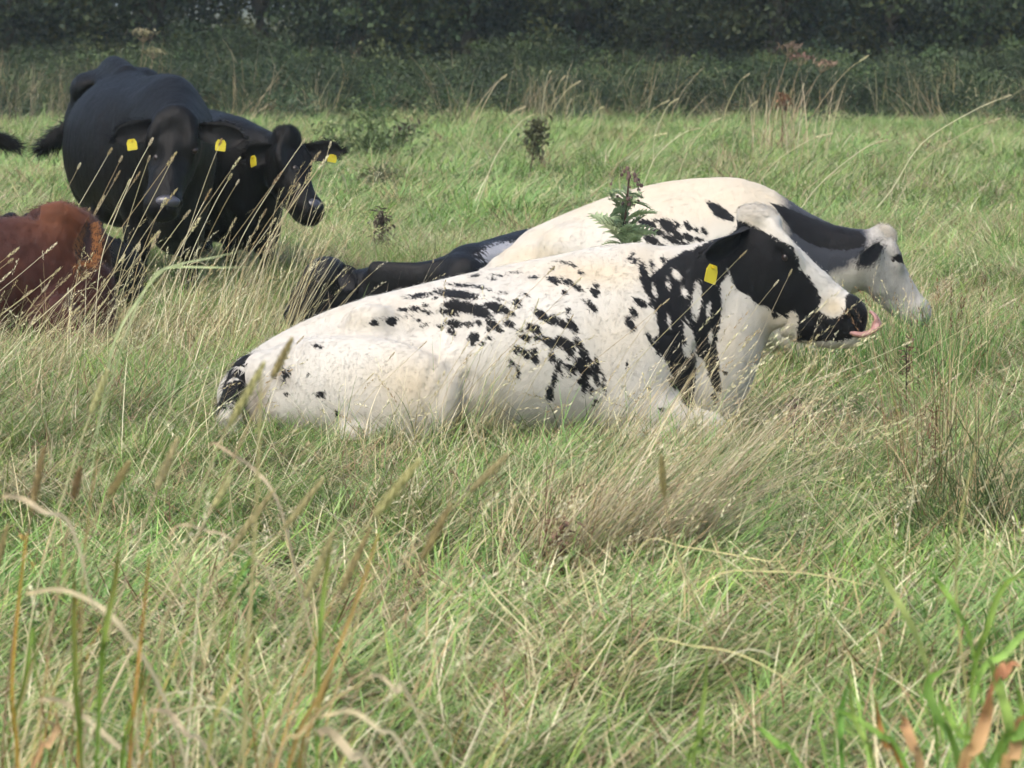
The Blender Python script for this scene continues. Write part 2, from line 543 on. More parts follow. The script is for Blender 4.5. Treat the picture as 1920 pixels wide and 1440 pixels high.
def tube(pts, radii, sides=8, flat=1.0, up=(0, 0, 1)):
    P = np.array(pts, float); R = np.array(radii, float)
    V, Fc = [], []
    up = np.array(up, float)
    for i in range(len(P)):
        T = P[min(i + 1, len(P) - 1)] - P[max(i - 1, 0)]; T /= np.linalg.norm(T) + 1e-9
        U = up - T * (up @ T)
        if np.linalg.norm(U) < 1e-3: U = np.array([1, 0, 0]) - T * T[0]
        U /= np.linalg.norm(U); S = np.cross(T, U)
        for j in range(sides):
            an = 2 * math.pi * j / sides
            V.append(P[i] + R[i] * (math.cos(an) * U * flat + math.sin(an) * S))
    for i in range(len(P) - 1):
        for j in range(sides):
            k = (j + 1) % sides
            Fc.append((i * sides + j, i * sides + k, (i + 1) * sides + k, (i + 1) * sides + j))
    V.append(P[0]); V.append(P[-1])
    n0, n1 = len(V) - 2, len(V) - 1
    for j in range(sides):
        k = (j + 1) % sides
        Fc.append((n0, k, j)); Fc.append((n1, (len(P) - 1) * sides + j, (len(P) - 1) * sides + k))
    return np.array(V), Fc

def crom(pts, sub=6):
    P = np.array(pts, float)
    E = np.vstack([2 * P[0] - P[1], P, 2 * P[-1] - P[-2]])
    out = []
    for i in range(1, len(E) - 2):
        for s in range(sub):
            t = s / sub
            a, b, c, d = E[i - 1], E[i], E[i + 1], E[i + 2]
            out.append(0.5 * (2 * b + (c - a) * t + (2 * a - 5 * b + 4 * c - d) * t * t + (3 * b - a - 3 * c + d) * t ** 3))
    out.append(P[-1])
    return np.array(out)

FOOT = []     # world points of animals close to the ground: no grass grows through them

class Cow:
    def __init__(self, name, base_x, depth, label, cat="cow", mat=None, group=None):
        self.o = np.array([base_x, depth, 0.0])
        self.root = thing(name, tuple(self.o), label, cat, group)
        self.mat = mat
    def L(self, x, y, dy=0.0):
        return px(x, y, self.o[1] + dy) - self.o
    def Z(self, y, dy=0.0):
        return self.L(960, y, dy)[2]
    def X(self, x, dy=0.0):
        return self.L(x, 700, dy)[0]
    def finish(self, b, smooth=3, coat=None, fur=40000, furlen=0.014, furdir=(-1, 0, -.7), lift=0.3, name="body"):
        V, Q = b.mesh(smooth)
        N = vnormals(V, Q)
        z = np.zeros(len(V))
        at = {"blk": z - 1, "crm": z.copy(), "dirt": z.copy(), "roan": z.copy()}
        if coat: at.update(coat(V, N))
        self.body = mesh_obj(name, V, Q, self.mat, self.root, True, at)
        if fur:
            fringe(V, N, fur, furlen, furdir, lift, self.mat, self.root, at, seed=len(V))
        W = V + self.o
        FOOT.append(W[W[:, 2] < 0.35][:, :2])
        self.V, self.N, self.at = V, N, at
        return V, N
    def part(self, name, V, F, mat, parent=None, **at):
        n = len(V); z = np.zeros(n)
        d = {"blk": z - 1, "crm": z, "dirt": z, "roan": z}
        for k, v in at.items(): d[k] = z + v
        return mesh_obj(name, V, F, mat, parent or self.root, True, d)
    def ear(self, base, tip, nrm, width=0.055, curl=0.6, tagpos=None, tagn=(0, -1, 0), blk=1.0, hair=0.02, tagsize=(.056, .066), roll=0.0):
        V, Fc = ear_mesh(base, tip, nrm, width, curl)
        e = self.part("ear", V, Fc, self.mat, blk=blk)
        N = vnormals(V, Fc)
        a = np.array(tip) - np.array(base); a /= np.linalg.norm(a)
        z = np.zeros(len(V))
        fringe(V, N, 1400, hair * .6, a * 1.2, 0.3, self.mat, e, {"blk": z + blk, "crm": z, "dirt": z, "roan": z}, seed=5, name="ear_hair", spread=.011, jitter=.35, width=.0025)
        if tagpos is not None:
            tp = np.array(tagpos); n = np.array(tagn, float); n /= np.linalg.norm(n)
            u = np.array([0, 0, 1.0]) - n * n[2]; u /= np.linalg.norm(u); s = np.cross(u, n)
            u, s = u * math.cos(roll) + s * math.sin(roll), s * math.cos(roll) - u * math.sin(roll)
            w, h = tagsize
            out = [(-.32, 0), (.32, 0), (.42, -.18), (.5, -.3), (.5, -.94), (.44, -1), (-.44, -1), (-.5, -.94), (-.5, -.3), (-.42, -.18)]
            V = []
            for sg in (1, -1):
                for x, y in out:
                    V.append(tp + s * x * w + u * y * h + n * (0.0015 * sg + 0.006 * (y + .5) ** 2))
            m = len(out)
            Fc = [tuple(range(m))[::-1], tuple(range(m, 2 * m))] + [(i, (i + 1) % m, m + (i + 1) % m, m + i) for i in range(m)]
            tg = mesh_obj("ear_tag", np.array(V), Fc, M_TAG, e, False)
            V, Fc = tube([tp - u * h * .12 - n * .006, tp - u * h * .12 + n * .008], [.008, .007], 10)
            mesh_obj("tag_pin", V, Fc, M_TAGPIN, tg, False)
        return e
    def on_skin(self, x, y, rad=9):
        """the skin point and its outward direction seen at photo pixel (x, y)"""
        W = self.V + self.o
        s_, c_ = math.sin(PITCH), math.cos(PITCH)
        d = W - np.array([0, 0, CAM_H])
        z = d[:, 1] * c_ - d[:, 2] * s_
        u = 960 + F_PX * d[:, 0] / z; v = 720 - F_PX * (d[:, 1] * s_ + d[:, 2] * c_) / z
        m = np.where((u - x) ** 2 + (v - y) ** 2 < rad ** 2)[0]
        i = m[np.argmin(z[m])]
        return self.V[i], self.N[i]
    def eye_at(self, x, y, r=.015, sink=.009):
        p, n = self.on_skin(x, y)
        return self.eye(p - n * sink, r)
    def eye(self, c, r=0.019):
        bm_v, bm_f = sphere(c, r)
        return mesh_obj("eye", bm_v, bm_f, M_EYE, self.root)

def sphere(c, r, nu=10, nv=8):
    r = np.array(r if hasattr(r, '__len__') else (r, r, r))
    V = [np.array(c) + r * np.array([0, 0, 1.0])]
    for i in range(1, nv):
        th = math.pi * i / nv
        for j in range(nu):
            ph = 2 * math.pi * j / nu
            V.append(np.array(c) + r * np.array([math.sin(th) * math.cos(ph), math.sin(th) * math.sin(ph), math.cos(th)]))
    V.append(np.array(c) - r * np.array([0, 0, 1.0]))
    Fc = []
    for j in range(nu):
        Fc.append((0, 1 + j, 1 + (j + 1) % nu))
        b0 = 1 + (nv - 2) * nu
        Fc.append((len(V) - 1, b0 + (j + 1) % nu, b0 + j))
    for i in range(nv - 2):
        for j in range(nu):
            a = 1 + i * nu + j; b = 1 + i * nu + (j + 1) % nu
            Fc.append((a, a + nu, b + nu, b))
    return np.array(V), Fc

def leg(b, hip, knee, fet, hoof, r0, r1, r2, k=0.05):
    """a leg down to the hoof: broad at the top, knobbed at the knee or hock, thin below"""
    mid = (np.array(hip) + np.array(knee)) / 2
    b.sweep([(*hip, r0, r0 * .8), (*mid, (r0 + r1) / 2 * .95, (r0 + r1) / 2 * .85), (*knee, r1, r1 * .92)], k, up=(0, 1, 0.01))
    b.sweep([(*knee, r1, r1 * .92), (*((np.array(knee) + np.array(fet)) / 2), r2, r2), (*fet, r2 * 1.15, r2 * 1.15), (*hoof, r2 * 1.35, r2 * 1.3)], 0.02, up=(0, 1, 0.01))

# coat patterns: blots given on the flank as seen from the side (photo pixel units of the flank plane)
def z1(x, y): return 400 + x / 2.6667, 340 + y / 2.6667
def z2(x, y): return 1040 + x / 2.6667, 340 + y / 2.6667

def blot_field(U, W, ells, polys, holes):
    f = np.full(len(U), -200.0)
    for cx, cy, a, b_, an in ells:
        c, s = math.cos(math.radians(an)), math.sin(math.radians(an))
        du, dw = U - cx, W - cy
        p, q = (du * c + dw * s) / a, (-du * s + dw * c) / b_
        r = np.sqrt(p * p + q * q) + 1e-6
        f = np.maximum(f, (1 - r) * min(a, b_))
    for poly in polys:
        f = np.maximum(f, poly_sd(U, W, poly))
    for cx, cy, a, b_, an in holes:
        c, s = math.cos(math.radians(an)), math.sin(math.radians(an))
        du, dw = U - cx, W - cy
        p, q = (du * c + dw * s) / a, (-du * s + dw * c) / b_
        r = np.sqrt(p * p + q * q) + 1e-6
        f = np.minimum(f, -(1 - r) * min(a, b_))
    return f

def vn1(x, y, seed):
    r = np.random.default_rng(seed); G = r.uniform(0, 1, (64, 64))
    i, j = np.floor(x).astype(int), np.floor(y).astype(int)
    u, v = x - i, y - j
    g = lambda a, b: G[a % 64, b % 64]
    return (g(i, j) * (1 - u) + g(i + 1, j) * u) * (1 - v) + (g(i, j + 1) * (1 - u) + g(i + 1, j + 1) * u) * v

def poly_sd(U, W, poly):
    P = np.array(poly, float)
    d = np.full(len(U), 1e9); ins = np.zeros(len(U), bool)
    for i in range(len(P)):
        a, b_ = P[i], P[(i + 1) % len(P)]
        e = b_ - a
        t = np.clip(((U - a[0]) * e[0] + (W - a[1]) * e[1]) / (e @ e + 1e-9), 0, 1)
        d = np.minimum(d, np.hypot(U - a[0] - t * e[0], W - a[1] - t * e[1]))
        c = ((a[1] > W) != (b_[1] > W))
        xi = a[0] + (W - a[1]) / (e[1] if abs(e[1]) > 1e-9 else 1e-9) * e[0]
        ins ^= c & (U < xi)
    return np.where(ins, d, -d)

# ------------------------------------------------------------------ the pied cow lying in front
def cow_main():
    D = 13.6
    c = Cow("cow", 0.0, D, "white cow with black speckles lying in front, licking its nose", mat=M_PIED)
    Z, X = c.Z, c.X
    b = Body((-1.18, -0.62, -0.08), (1.42, 0.5, 0.98), 0.0105)
    # trunk: x, top, bottom, half width
    tr = [(-.97, .26, .04, .12), (-.88, .335, .0, .19), (-.74, .405, -.02, .25), (-.52, .485, -.03, .30), (-.3, .54, -.03, .34),
          (-.05, .597, -.03, .375), (.2, .645, -.03, .365), (.42, .672, -.02, .30), (.60, .66, .0, .24), (.72, .56, .04, .18)]
    b.sweep([(x, 0.0, (t + q) / 2, (t - q) / 2, w) for x, t, q, w in tr], 0.05, p=2.15)
    b.sweep([(-.95, 0, .25, .035, .05), (-.7, 0, .405, .03, .045), (-.5, 0, .475, .03, .05), (-.2, 0, .55, .03, .045), (.2, 0, .635, .03, .045), (.45, 0, .665, .035, .04)], 0.09)   # backbone
    for sd in (-1, 1):
        b.ball((-.51, .19 * sd, .445), (.085, .065, .065), 0.06)           # hook bones
        b.ball((-.93, .09 * sd, .235), (.06, .05, .05), 0.07)            # pin bones
        b.ball((-.30, .285 * sd, .455), (.13, .10, .085), 0.10, cut=True)  # flank hollow
    # near thigh, stifle and folded hind leg
    b.sweep([(-.90, -.13, .16, .15, .10), (-.72, -.24, .2, .19, .12), (-.5, -.325, .19, .21, .13), (-.36, -.37, .16, .20, .11), (-.285, -.38, .13, .165, .085)], 0.06)
    b.sweep([(-.16, -.36, .26, .014, .012), (-.15, -.39, .15, .02, .014), (-.15, -.40, .04, .02, .014)], 0.03, cut=True, up=(1, 0, 0))
    b.sweep([(-.33, -.38, .05, .06, .05), (-.45, -.41, .05, .055, .05), (-.6, -.42, .04, .055, .045), (-.45, -.46, .01, .035, .03), (-.3, -.47, .0, .035, .035)], 0.03)
    b.sweep([(-.8, .16, .15, .15, .12), (-.5, .26, .15, .17, .12), (-.3, .3, .1, .12, .1)], 0.05)
    # shoulder and folded fore leg
    b.sweep([(.41, -.13, .52, .11, .09), (.43, -.19, .38, .14, .10), (.41, -.22, .24, .13, .1), (.42, -.22, .16, .11, .09)], 0.10, up=(1, 0, 0))
    b.sweep([(.40, -.23, .16, .10, .09), (.56, -.25, .10, .075, .07), (.715, -.26, .065, .062, .06)], 0.05)
    b.sweep([(.71, -.27, .055, .055, .05), (.52, -.32, .03, .04, .04), (.42, -.33, .03, .045, .045)], 0.03)
    b.sweep([(.45, .18, .2, .1, .09), (.62, .17, .08, .07, .065), (.73, .16, .07, .06, .06)], 0.05)
    # neck, dewlap
    b.sweep([(.34, 0, .40, .27, .25), (.52, 0, .435, .265, .205), (.68, 0, .50, .225, .15), (.80, 0, .565, .185, .115), (.90, 0, .63, .15, .10)], 0.07, up=(-.5, 0, 1))
    b.sweep([(.86, 0, .44, .09, .055), (.76, 0, .33, .10, .06), (.71, 0, .2, .12, .09), (.66, 0, .06, .12, .11)], 0.07, up=(1, 0, 0.2))
    # skin folds on the neck
    for x0 in (.60, .66):
        b.sweep([(x0, -.20, .36, .01, .008), (x0 + .03, -.19, .22, .012, .01), (x0 + .02, -.2, .1, .01, .01)], 0.03, cut=True, up=(1, 0, 0))
    poll = (.912, 0, .842)
    f = head(b, poll, (.735, -.02, -.68), (.68, 0, .735), L=0.53, deep=1.25)
    b.sweep([(*f(-.03, -.06, 0), .03, .042), (*f(.01, -.028, 0), .03, .045), (*f(.06, -.02, 0), .026, .06)], .05)
    pa, pb = np.array((.86, 0, .8)), np.array((.86, 0, .8))

    side_s = F_PX / D
    vy = math.tan(math.radians(6.3))
    e1 = [(1220, 568, 130, 27, 8), (1040, 570, 70, 15, -5), (1250, 520, 75, 11, 5), (1340, 535, 50, 11, 15), (1240, 630, 100, 36, 10), (1330, 655, 75, 36, 20),
          (1180, 660, 60, 22, 10), (1420, 640, 70, 28, 20), (1470, 660, 50, 18, 30), (815, 715, 27, 20, 0), (900, 705, 30, 28, 0), (960, 645, 35, 13, 0),
          (1010, 640, 35, 15, 0), (1060, 650, 25, 10, 0), (985, 675, 30, 8, 0), (850, 686, 20, 7, 0), (1210, 715, 50, 24, 10), (1280, 722, 30, 17, 10),
          (1195, 757, 30, 18, 40), (1330, 715, 25, 16, 30), (1400, 722, 50, 28, 35), (1432, 748, 25, 18, 20), (1480, 720, 30, 22, 20), (1305, 788, 30, 33, 20),
          (1350, 822, 18, 16, 0), (1300, 820, 16, 16, 0), (1600, 745, 45, 26, 25), (1560, 790, 38, 22, 30), (1620, 792, 30, 18, 20), (1640, 680, 60, 26, 40),
          (1690, 700, 34, 26, 40), (1740, 722, 42, 22, 40), (1790, 728, 55, 26, 60), (1680, 812, 50, 27, 35), (1740, 812, 45, 32, 40), (1770, 852, 42, 22, 50),
          (1822, 822, 42, 22, 50), (1520, 850, 30, 22, 40), (1560, 872, 35, 26, 50), (1605, 890, 46, 22, 70), (1690, 890, 42, 20, 70), (1730, 912, 18, 14, 60),
          (1850, 882, 50, 27, 60), (1700, 500, 42, 22, 30), (1770, 510, 42, 19, 35), (1822, 542, 32, 17, 40), (1882, 632, 46, 19, 45), (1900, 562, 32, 22, 45),
          (1745, 405, 32, 8, 5), (1450, 563, 24, 9, 10), (1520, 626, 26, 9, 20), (1430, 596, 20, 7, 15), (1490, 905, 20, 14, 80), (1522, 960, 42, 11, 85),
          (1700, 990, 62, 17, 100), (1680, 1062, 42, 26, 90), (1722, 942, 32, 18, 60), (1830, 930, 52, 34, 60), (1850, 1010, 52, 24, 80), (1902, 942, 34, 28, 50),
          (1790, 935, 60, 17, 10), (540, 830, 26, 12, 10), (562, 836, 12, 9, 0), (402, 962, 20, 14, 90), (376, 970, 42, 13, 85), (390, 1066, 15, 12, 0),
          (560, 1070, 32, 20, 20), (640, 1165, 20, 15, 60), (502, 966, 10, 8, 0), (1420, 470, 30, 6, 5), (1510, 457, 30, 6, 0), (1560, 575, 22, 8, 20)]
    e2 = [(60, 822, 55, 24, 45), (150, 948, 60, 26, 40), (200, 985, 62, 18, 80), (240, 1022, 52, 10, 85), (203, 912, 42, 12, 70), (140, 1022, 52, 18, 85), (80, 940, 42, 18, 20),
          (420, 612, 42, 24, 30), (472, 622, 26, 15, 20), (385, 665, 32, 22, 60), (368, 722, 48, 24, 60), (392, 402, 27, 16, 60), (438, 462, 62, 22, 80), (482, 420, 32, 14, 80),
          (540, 400, 32, 16, 60), (470, 802, 52, 14, 60), (502, 852, 42, 12, 60), (350, 922, 20, 8, 90), (525, 1145, 18, 15, 0), (460, 1040, 9, 9, 0), (655, 1090, 60, 36, 70),
          (370, 385, 22, 9, -50), (795, 1080, 36, 16, 80), (580, 1010, 40, 20, 60), (845, 960, 14, 12, 0), (1100, 668, 20, 16, 60), (1150, 665, 26, 14, 60)]
    neck = [(470, 480), (560, 400), (640, 350), (720, 330), (860, 380), (860, 470), (820, 520), (830, 650), (800, 800), (830, 1050), (790, 1060), (740, 900), (700, 880),
            (690, 1130), (640, 1110), (600, 1040), (560, 930), (520, 880), (480, 800), (510, 760), (490, 640), (440, 560), (410, 480)]
    face = [(700, 330), (790, 290), (850, 225), (900, 185), (940, 200), (1010, 235), (1100, 280), (1180, 330), (1215, 400), (1215, 440), (1270, 480), (1310, 540), (1330, 590), (1310, 640),
            (1380, 685), (1440, 670), (1455, 570), (1500, 545), (1580, 560), (1640, 650), (1560, 740), (1480, 790), (1430, 800), (1340, 800), (1210, 800), (1215, 680), (1190, 640),
            (1150, 672), (1100, 660), (1060, 630), (1000, 610), (960, 570), (900, 540), (880, 500), (860, 430), (830, 480), (740, 480)]
    h2 = [(700, 600, 95, 24, 95), (665, 785, 82, 22, 70), (650, 850, 34, 16, 60), (600, 470, 34, 18, 60), (490, 560, 34, 10, 80), (720, 1020, 85, 20, 85), (760, 650, 40, 12, 95),
          (560, 520, 30, 10, 80), (640, 560, 26, 12, 60), (770, 780, 30, 10, 90), (560, 700, 34, 8, 80)]
    S = 2.6667
    ells = [(*z1(x, y), a / S * .93, q / S * .86, an) for x, y, a, q, an in e1] + [(*z2(x, y), a / S * .93, q / S * .86, an) for x, y, a, q, an in e2]
    rs = np.random.default_rng(15)
    for k in range(46):      # stray flecks round the blots
        cx, cy, a_, q_, an = ells[rs.integers(0, 84)]
        if cx < 720: continue
        ells.append((cx + rs.normal(0, 24), cy + rs.normal(0, 18), rs.uniform(4, 10), rs.uniform(2.5, 5), an + rs.normal(0, 15)))
    polys = [[z2(*p) for p in neck], [z2(*p) for p in face]]
    holes = [(*z2(x, y), a / S, q / S, an) for x, y, a, q, an in h2]
    g0 = 11200 / D

    def coat(V, N):
        U = 960 + V[:, 0] * side_s
        W = g0 - V[:, 2] * side_s - V[:, 1] * vy * side_s
        near = blot_field(U, W, ells, polys, holes) / side_s
        r = np.random.default_rng(4)
        far_e = [(r.uniform(560, 1250), r.uniform(540, 760), r.uniform(10, 40), r.uniform(7, 18), r.uniform(10, 70)) for _ in range(45)]
        Wf = g0 - V[:, 2] * side_s
        far = blot_field(U, Wf, far_e, polys, holes) / side_s
        blend = np.clip((V[:, 1] - 0.03) / 0.05, 0, 1)
        # the blaze stays white on both sides of the face
        blk = near * (1 - blend) + far * blend
        crm = np.zeros(len(V))
        for cx, cy, a, q, s in ((1110, 512, 120, 30, .9), (780, 725, 70, 60, .75), (1200, 490, 60, 40, .6), (1470, 600, 60, 40, .6), (1560, 575, 22, 18, 1.0), (700, 600, 90, 40, .3), (1180, 620, 60, 60, .35), (1370, 640, 40, 60, .5), (1400, 420, 30, 20, .5)):
            crm = np.maximum(crm, s * np.exp(-(((U - cx) / a) ** 2 + ((W - cy) / q) ** 2)))
        dirt = np.zeros(len(V))
        for cx, cy, a, q, s in ((535, 710, 26, 26, .75), (488, 745, 26, 46, 1.0), (600, 790, 120, 16, .4), (560, 660, 60, 20, .12), (900, 800, 60, 14, .4), (660, 620, 50, 14, .12)):
            dirt = np.maximum(dirt, s * np.exp(-(((U - cx) / a) ** 2 + ((W - cy) / q) ** 2)))
        mud = vn1(U / 34, W / 22, 5) * .6 + vn1(U / 11, W / 8, 6) * .4
        dirt = np.maximum(dirt, np.clip((.24 - V[:, 2]) / .24, 0, 1) * np.clip((mud - .35) * 1.6, 0, 1) * .55)
        dirt = np.maximum(dirt, np.clip(mud - .62, 0, 1) * .5)
        return {"blk": blk, "crm": crm, "dirt": dirt}
    V, N = c.finish(b, 3, coat, fur=90000, furlen=0.012, furdir=(-.8, 0, -.8), lift=0.22)
    # ears, tag
    c.ear(f(.015, -.115, .075 if f(0, 0, 1)[1] < 0 else -.075), c.L(1312, 482, -.2), (.35, -.75, -.55), .058, .6, c.L(1337, 497, -.215), (.55, -.8, .15), tagsize=(.05, .068), roll=.35)
    sg = -1 if f(0, 0, 1)[1] < 0 else 1
    c.ear(f(.055, -.085, .075 * sg), f(.02, -.13, .24 * sg), (.5, .5, -.5), .058, .6)
    c.eye_at(1463, 482, .016, .0095)
    c.eye(f(.165, -.078, -.0915 * (1 if f(0, 0, 1)[1] < 0 else -1)), .017)
    # white tuft on the poll
    m = np.linalg.norm(V - f(-.0, -.02, 0), axis=1) < .075
    z = np.zeros(m.sum())
    fringe(V[m], N[m], 1600, .016, (-.8, -.1, .5), .4, M_PIED, c.root, {"blk": z - 1, "crm": z + .25, "dirt": z, "roan": z + .12}, name="poll_hair", seed=3)
    # tongue curled up over the lip
    pts = [c.L(*q, dy) for *q, dy in ((1560, 612, -.03), (1592, 622, -.06), (1616, 628, -.07), (1636, 620, -.07), (1645, 605, -.06), (1640, 591, -.05), (1630, 583, -.04))]
    P = crom(pts, 4)
    Vt, Ft = tube(P, np.interp(np.linspace(0, 1, len(P)), [0, .3, .7, .95, 1], [.024, .023, .017, .012, .004]), 12, .5, up=(0.3, 0, 1))
    mesh_obj("tongue", Vt, Ft, M_TONGUE, c.root)
    # tail lying round the rump
    P = crom([(-.90, -.02, .285), (-.965, -.10, .265), (-1.0, -.19, .19), (-1.02, -.25, .10), (-1.0, -.31, .03), (-.93, -.38, .02)], 5)
    Vt, Ft = tube(P, np.interp(np.linspace(0, 1, len(P)), [0, .2, .6, 1], [.045, .048, .045, .03]), 10)
    zt = np.zeros(len(Vt))
    wav = .10 * (vn1(Vt[:, 2] * 34 + Vt[:, 0] * 17, Vt[:, 1] * 30, 3) - .52) + np.where(Vt[:, 2] > .13, .012, -.04)
    tl = c.part("tail", Vt, Ft, M_PIED, blk=wav, dirt=np.where(Vt[:, 2] < .12, .35, 0))
    NN = Vt - np.repeat(P, 10, 0)[:len(Vt)] if len(Vt) == len(P) * 10 else np.vstack([Vt[:-2] - np.repeat(P, 10, 0), [[0, 0, 1], [0, 0, -1]]])
    NN = NN / (np.linalg.norm(NN, axis=1, keepdims=True) + 1e-9)
    fringe(Vt, NN, 2200, .04, (-.1, -.2, -1), .25, M_PIED, tl, {"blk": wav, "crm": zt, "dirt": np.where(Vt[:, 2] < .12, .4, 0.0), "roan": zt}, name="tail_hair", seed=9)
    return c

# ------------------------------------------------------------------ the pied cow behind, head in the grass
def cow_rear():
    D = 16.0
    c = Cow("cow", 0.6, D, "cream white cow lying behind the speckled one, dark neck, pale grey face in the grass", mat=M_PIED)
    b = Body((-1.0, -.55, -.08), (1.55, .55, 1.0), 0.013)
    def st(x, top, bot, w, dy=0.0):
        X, zt = c.L(x, top, dy)[0], c.L(x, top, dy)[2]
        return (X, dy, (zt + bot) / 2, (zt - bot) / 2, w)
    b.sweep([st(915, 545, .02, .15, .1), st(950, 490, 0, .22, .08), st(1010, 445, -.02, .27, .06), st(1100, 402, -.03, .34, .03), st(1200, 367, -.03, .38), st(1300, 351, -.03, .38),
             st(1390, 354, -.02, .32), st(1450, 385, 0, .25, -.02), st(1500, 420, .05, .17, -.03)], 0.05, p=2.15)
    b.sweep([(*c.L(1000, 452, .06), .03, .05), (*c.L(1200, 372), .03, .05), (*c.L(1340, 353), .035, .045), (*c.L(1420, 372), .035, .045)], 0.09)
    for sd in (-1, 1):
        b.ball(c.L(1060, 455, .05) + np.array([0, .22 * sd, 0]), (.1, .07, .07), .09)
    b.sweep([st(985, 560, .02, .1, -.2), st(1050, 560, 0, .13, -.3), st(1120, 600, 0, .1, -.33)], .05)
    b.sweep([(*c.L(1380, 450, -.05), .24, .22), (*c.L(1450, 460, -.06), .20, .16), (*c.L(1530, 478, -.08), .15, .115), (*c.L(1600, 490, -.1), .125, .095)], 0.07, up=(0, 0, 1))
    b.sweep([(*c.L(1420, 500, -.2), .16, .1), (*c.L(1440, 570, -.25), .12, .09), (*c.L(1500, 640, -.25), .07, .07), (*c.L(1560, 670, -.27), .055, .055)], .06, up=(1, 0, 0))
    b.sweep([(*c.L(1590, 490, -.1), .12, .09), (*c.L(1635, 482, -.1), .11, .09)], .06)
    poll = c.L(1662, 426, -.10)
    f = head(b, poll, (.44, .06, -.80), (.85, .1, .45), L=0.41)
    S = 2.6667
    e2 = [(450, 220, 52, 20, 15), (550, 232, 52, 30, 40), (600, 282, 40, 20, 40), (650, 290, 32, 18, 30), (570, 302, 52, 18, 30), (530, 210, 42, 12, 10), (650, 232, 30, 14, 60),
          (732, 262, 24, 14, 40), (152, 360, 16, 10, 0), (470, 302, 42, 20, 20), (700, 300, 32, 12, 20), (500, 262, 30, 18, 20), (690, 255, 20, 10, 50), (600, 225, 22, 10, 50),
          (640, 330, 40, 14, 20), (520, 340, 50, 16, 20), (620, 380, 60, 20, 30), (560, 420, 40, 16, 30)]
    ells = [(*z2(x, y), a / S, q / S, an) for x, y, a, q, an in e2] + [(1683, 486, 15, 8, 15)]
    polys = [[z2(*p) for p in ((742, 102), (800, 118), (885, 188), (880, 212), (800, 196), (760, 150))],
             [z2(*p) for p in ((1060, 110), (1140, 130), (1260, 180), (1400, 220), (1510, 250), (1540, 290), (1530, 330), (1440, 350), (1330, 340), (1250, 310), (1180, 265))],
             ]
    side_s, vy = F_PX / D, math.tan(math.radians(6))
    g0 = 11200 / D
    def coat(V, N):
        W_ = V + c.o
        U = 960 + (W_[:, 0]) * side_s
        W = g0 - V[:, 2] * side_s - V[:, 1] * vy * side_s
        near = blot_field(U, W, ells, polys, []) / side_s
        blend = np.clip((V[:, 1] - .05) / .06, 0, 1)
        far = blot_field(U, g0 - V[:, 2] * side_s, [(1010, 560, 60, 30, 30), (1200, 520, 40, 60, 0), (1330, 500, 50, 40, 0)], polys[1:], []) / side_s
        blk = near * (1 - blend) + far * blend
        crm = np.clip((V[:, 2] - .56) / .2, 0, 1) * .7 * (U < 1480)
        for cx, cy, a, q, s in ((990, 480, 60, 30, .8), (1020, 440, 50, 25, .6)):
            crm = np.maximum(crm, s * np.exp(-(((U - cx) / a) ** 2 + ((W - cy) / q) ** 2)))
        edge = 512 - (U - 1560) * .55 + 14 * (vn1(U / 14, W / 14, 8) - .5)
        roan = 1.5 * np.clip((U - 1450) / 34, 0, 1) * np.clip((edge - W) / 26 + .5, 0, 1) * np.clip((1636 - U) / 26, .0, 1)
        roan = np.maximum(roan, .42 * np.clip((U - 1560) / 60, 0, 1))
        roan = np.maximum(roan, 1.0 * np.exp(-(((U - 1684) / 22) ** 2 + ((W - 470) / 26) ** 2)))
        roan = np.maximum(roan, .7 * np.exp(-(((U - 1640) / 30) ** 2 + ((W - 452) / 14) ** 2)))
        return {"blk": blk, "crm": crm, "roan": roan}
    V, N = c.finish(b, 3, coat, fur=40000, furlen=0.013, furdir=(-.8, 0, -.8), lift=.25)
    sg = 1 if f(0, 0, 1)[1] < 0 else -1
    c.ear(c.L(1648, 462, -.22), c.L(1606, 500, -.32), (.35, -1, .1), .036, .5)
    c.ear(f(.06, -.08, -.075 * sg), f(.05, -.11, -.23 * sg), (.3, .4, -.5), .05, .6)
    q = f(.165, -.075, .10 * sg); i = np.argmin(((V - q) ** 2).sum(1)); c.eye(V[i] - N[i] * .0105, .016)
    c.eye(f(.165, -.078, -.093 * sg), .018)
    m = np.linalg.norm(V - f(.03, -.015, 0), axis=1) < .06
    z = np.zeros(m.sum())
    fringe(V[m], N[m], 1600, .02, (.5, -.1, .3), .45, M_PIED, c.root, {"blk": z - 1, "crm": z + .45, "dirt": z, "roan": z}, name="poll_hair", seed=3)
    V2, F2 = tube(crom([c.L(922, 560, .1), c.L(905, 600, 0), c.L(910, 650, -.1)], 5), np.linspace(.04, .03, 11), 8)
    c.part("tail", V2, F2, M_PIED, crm=.3)
    return c

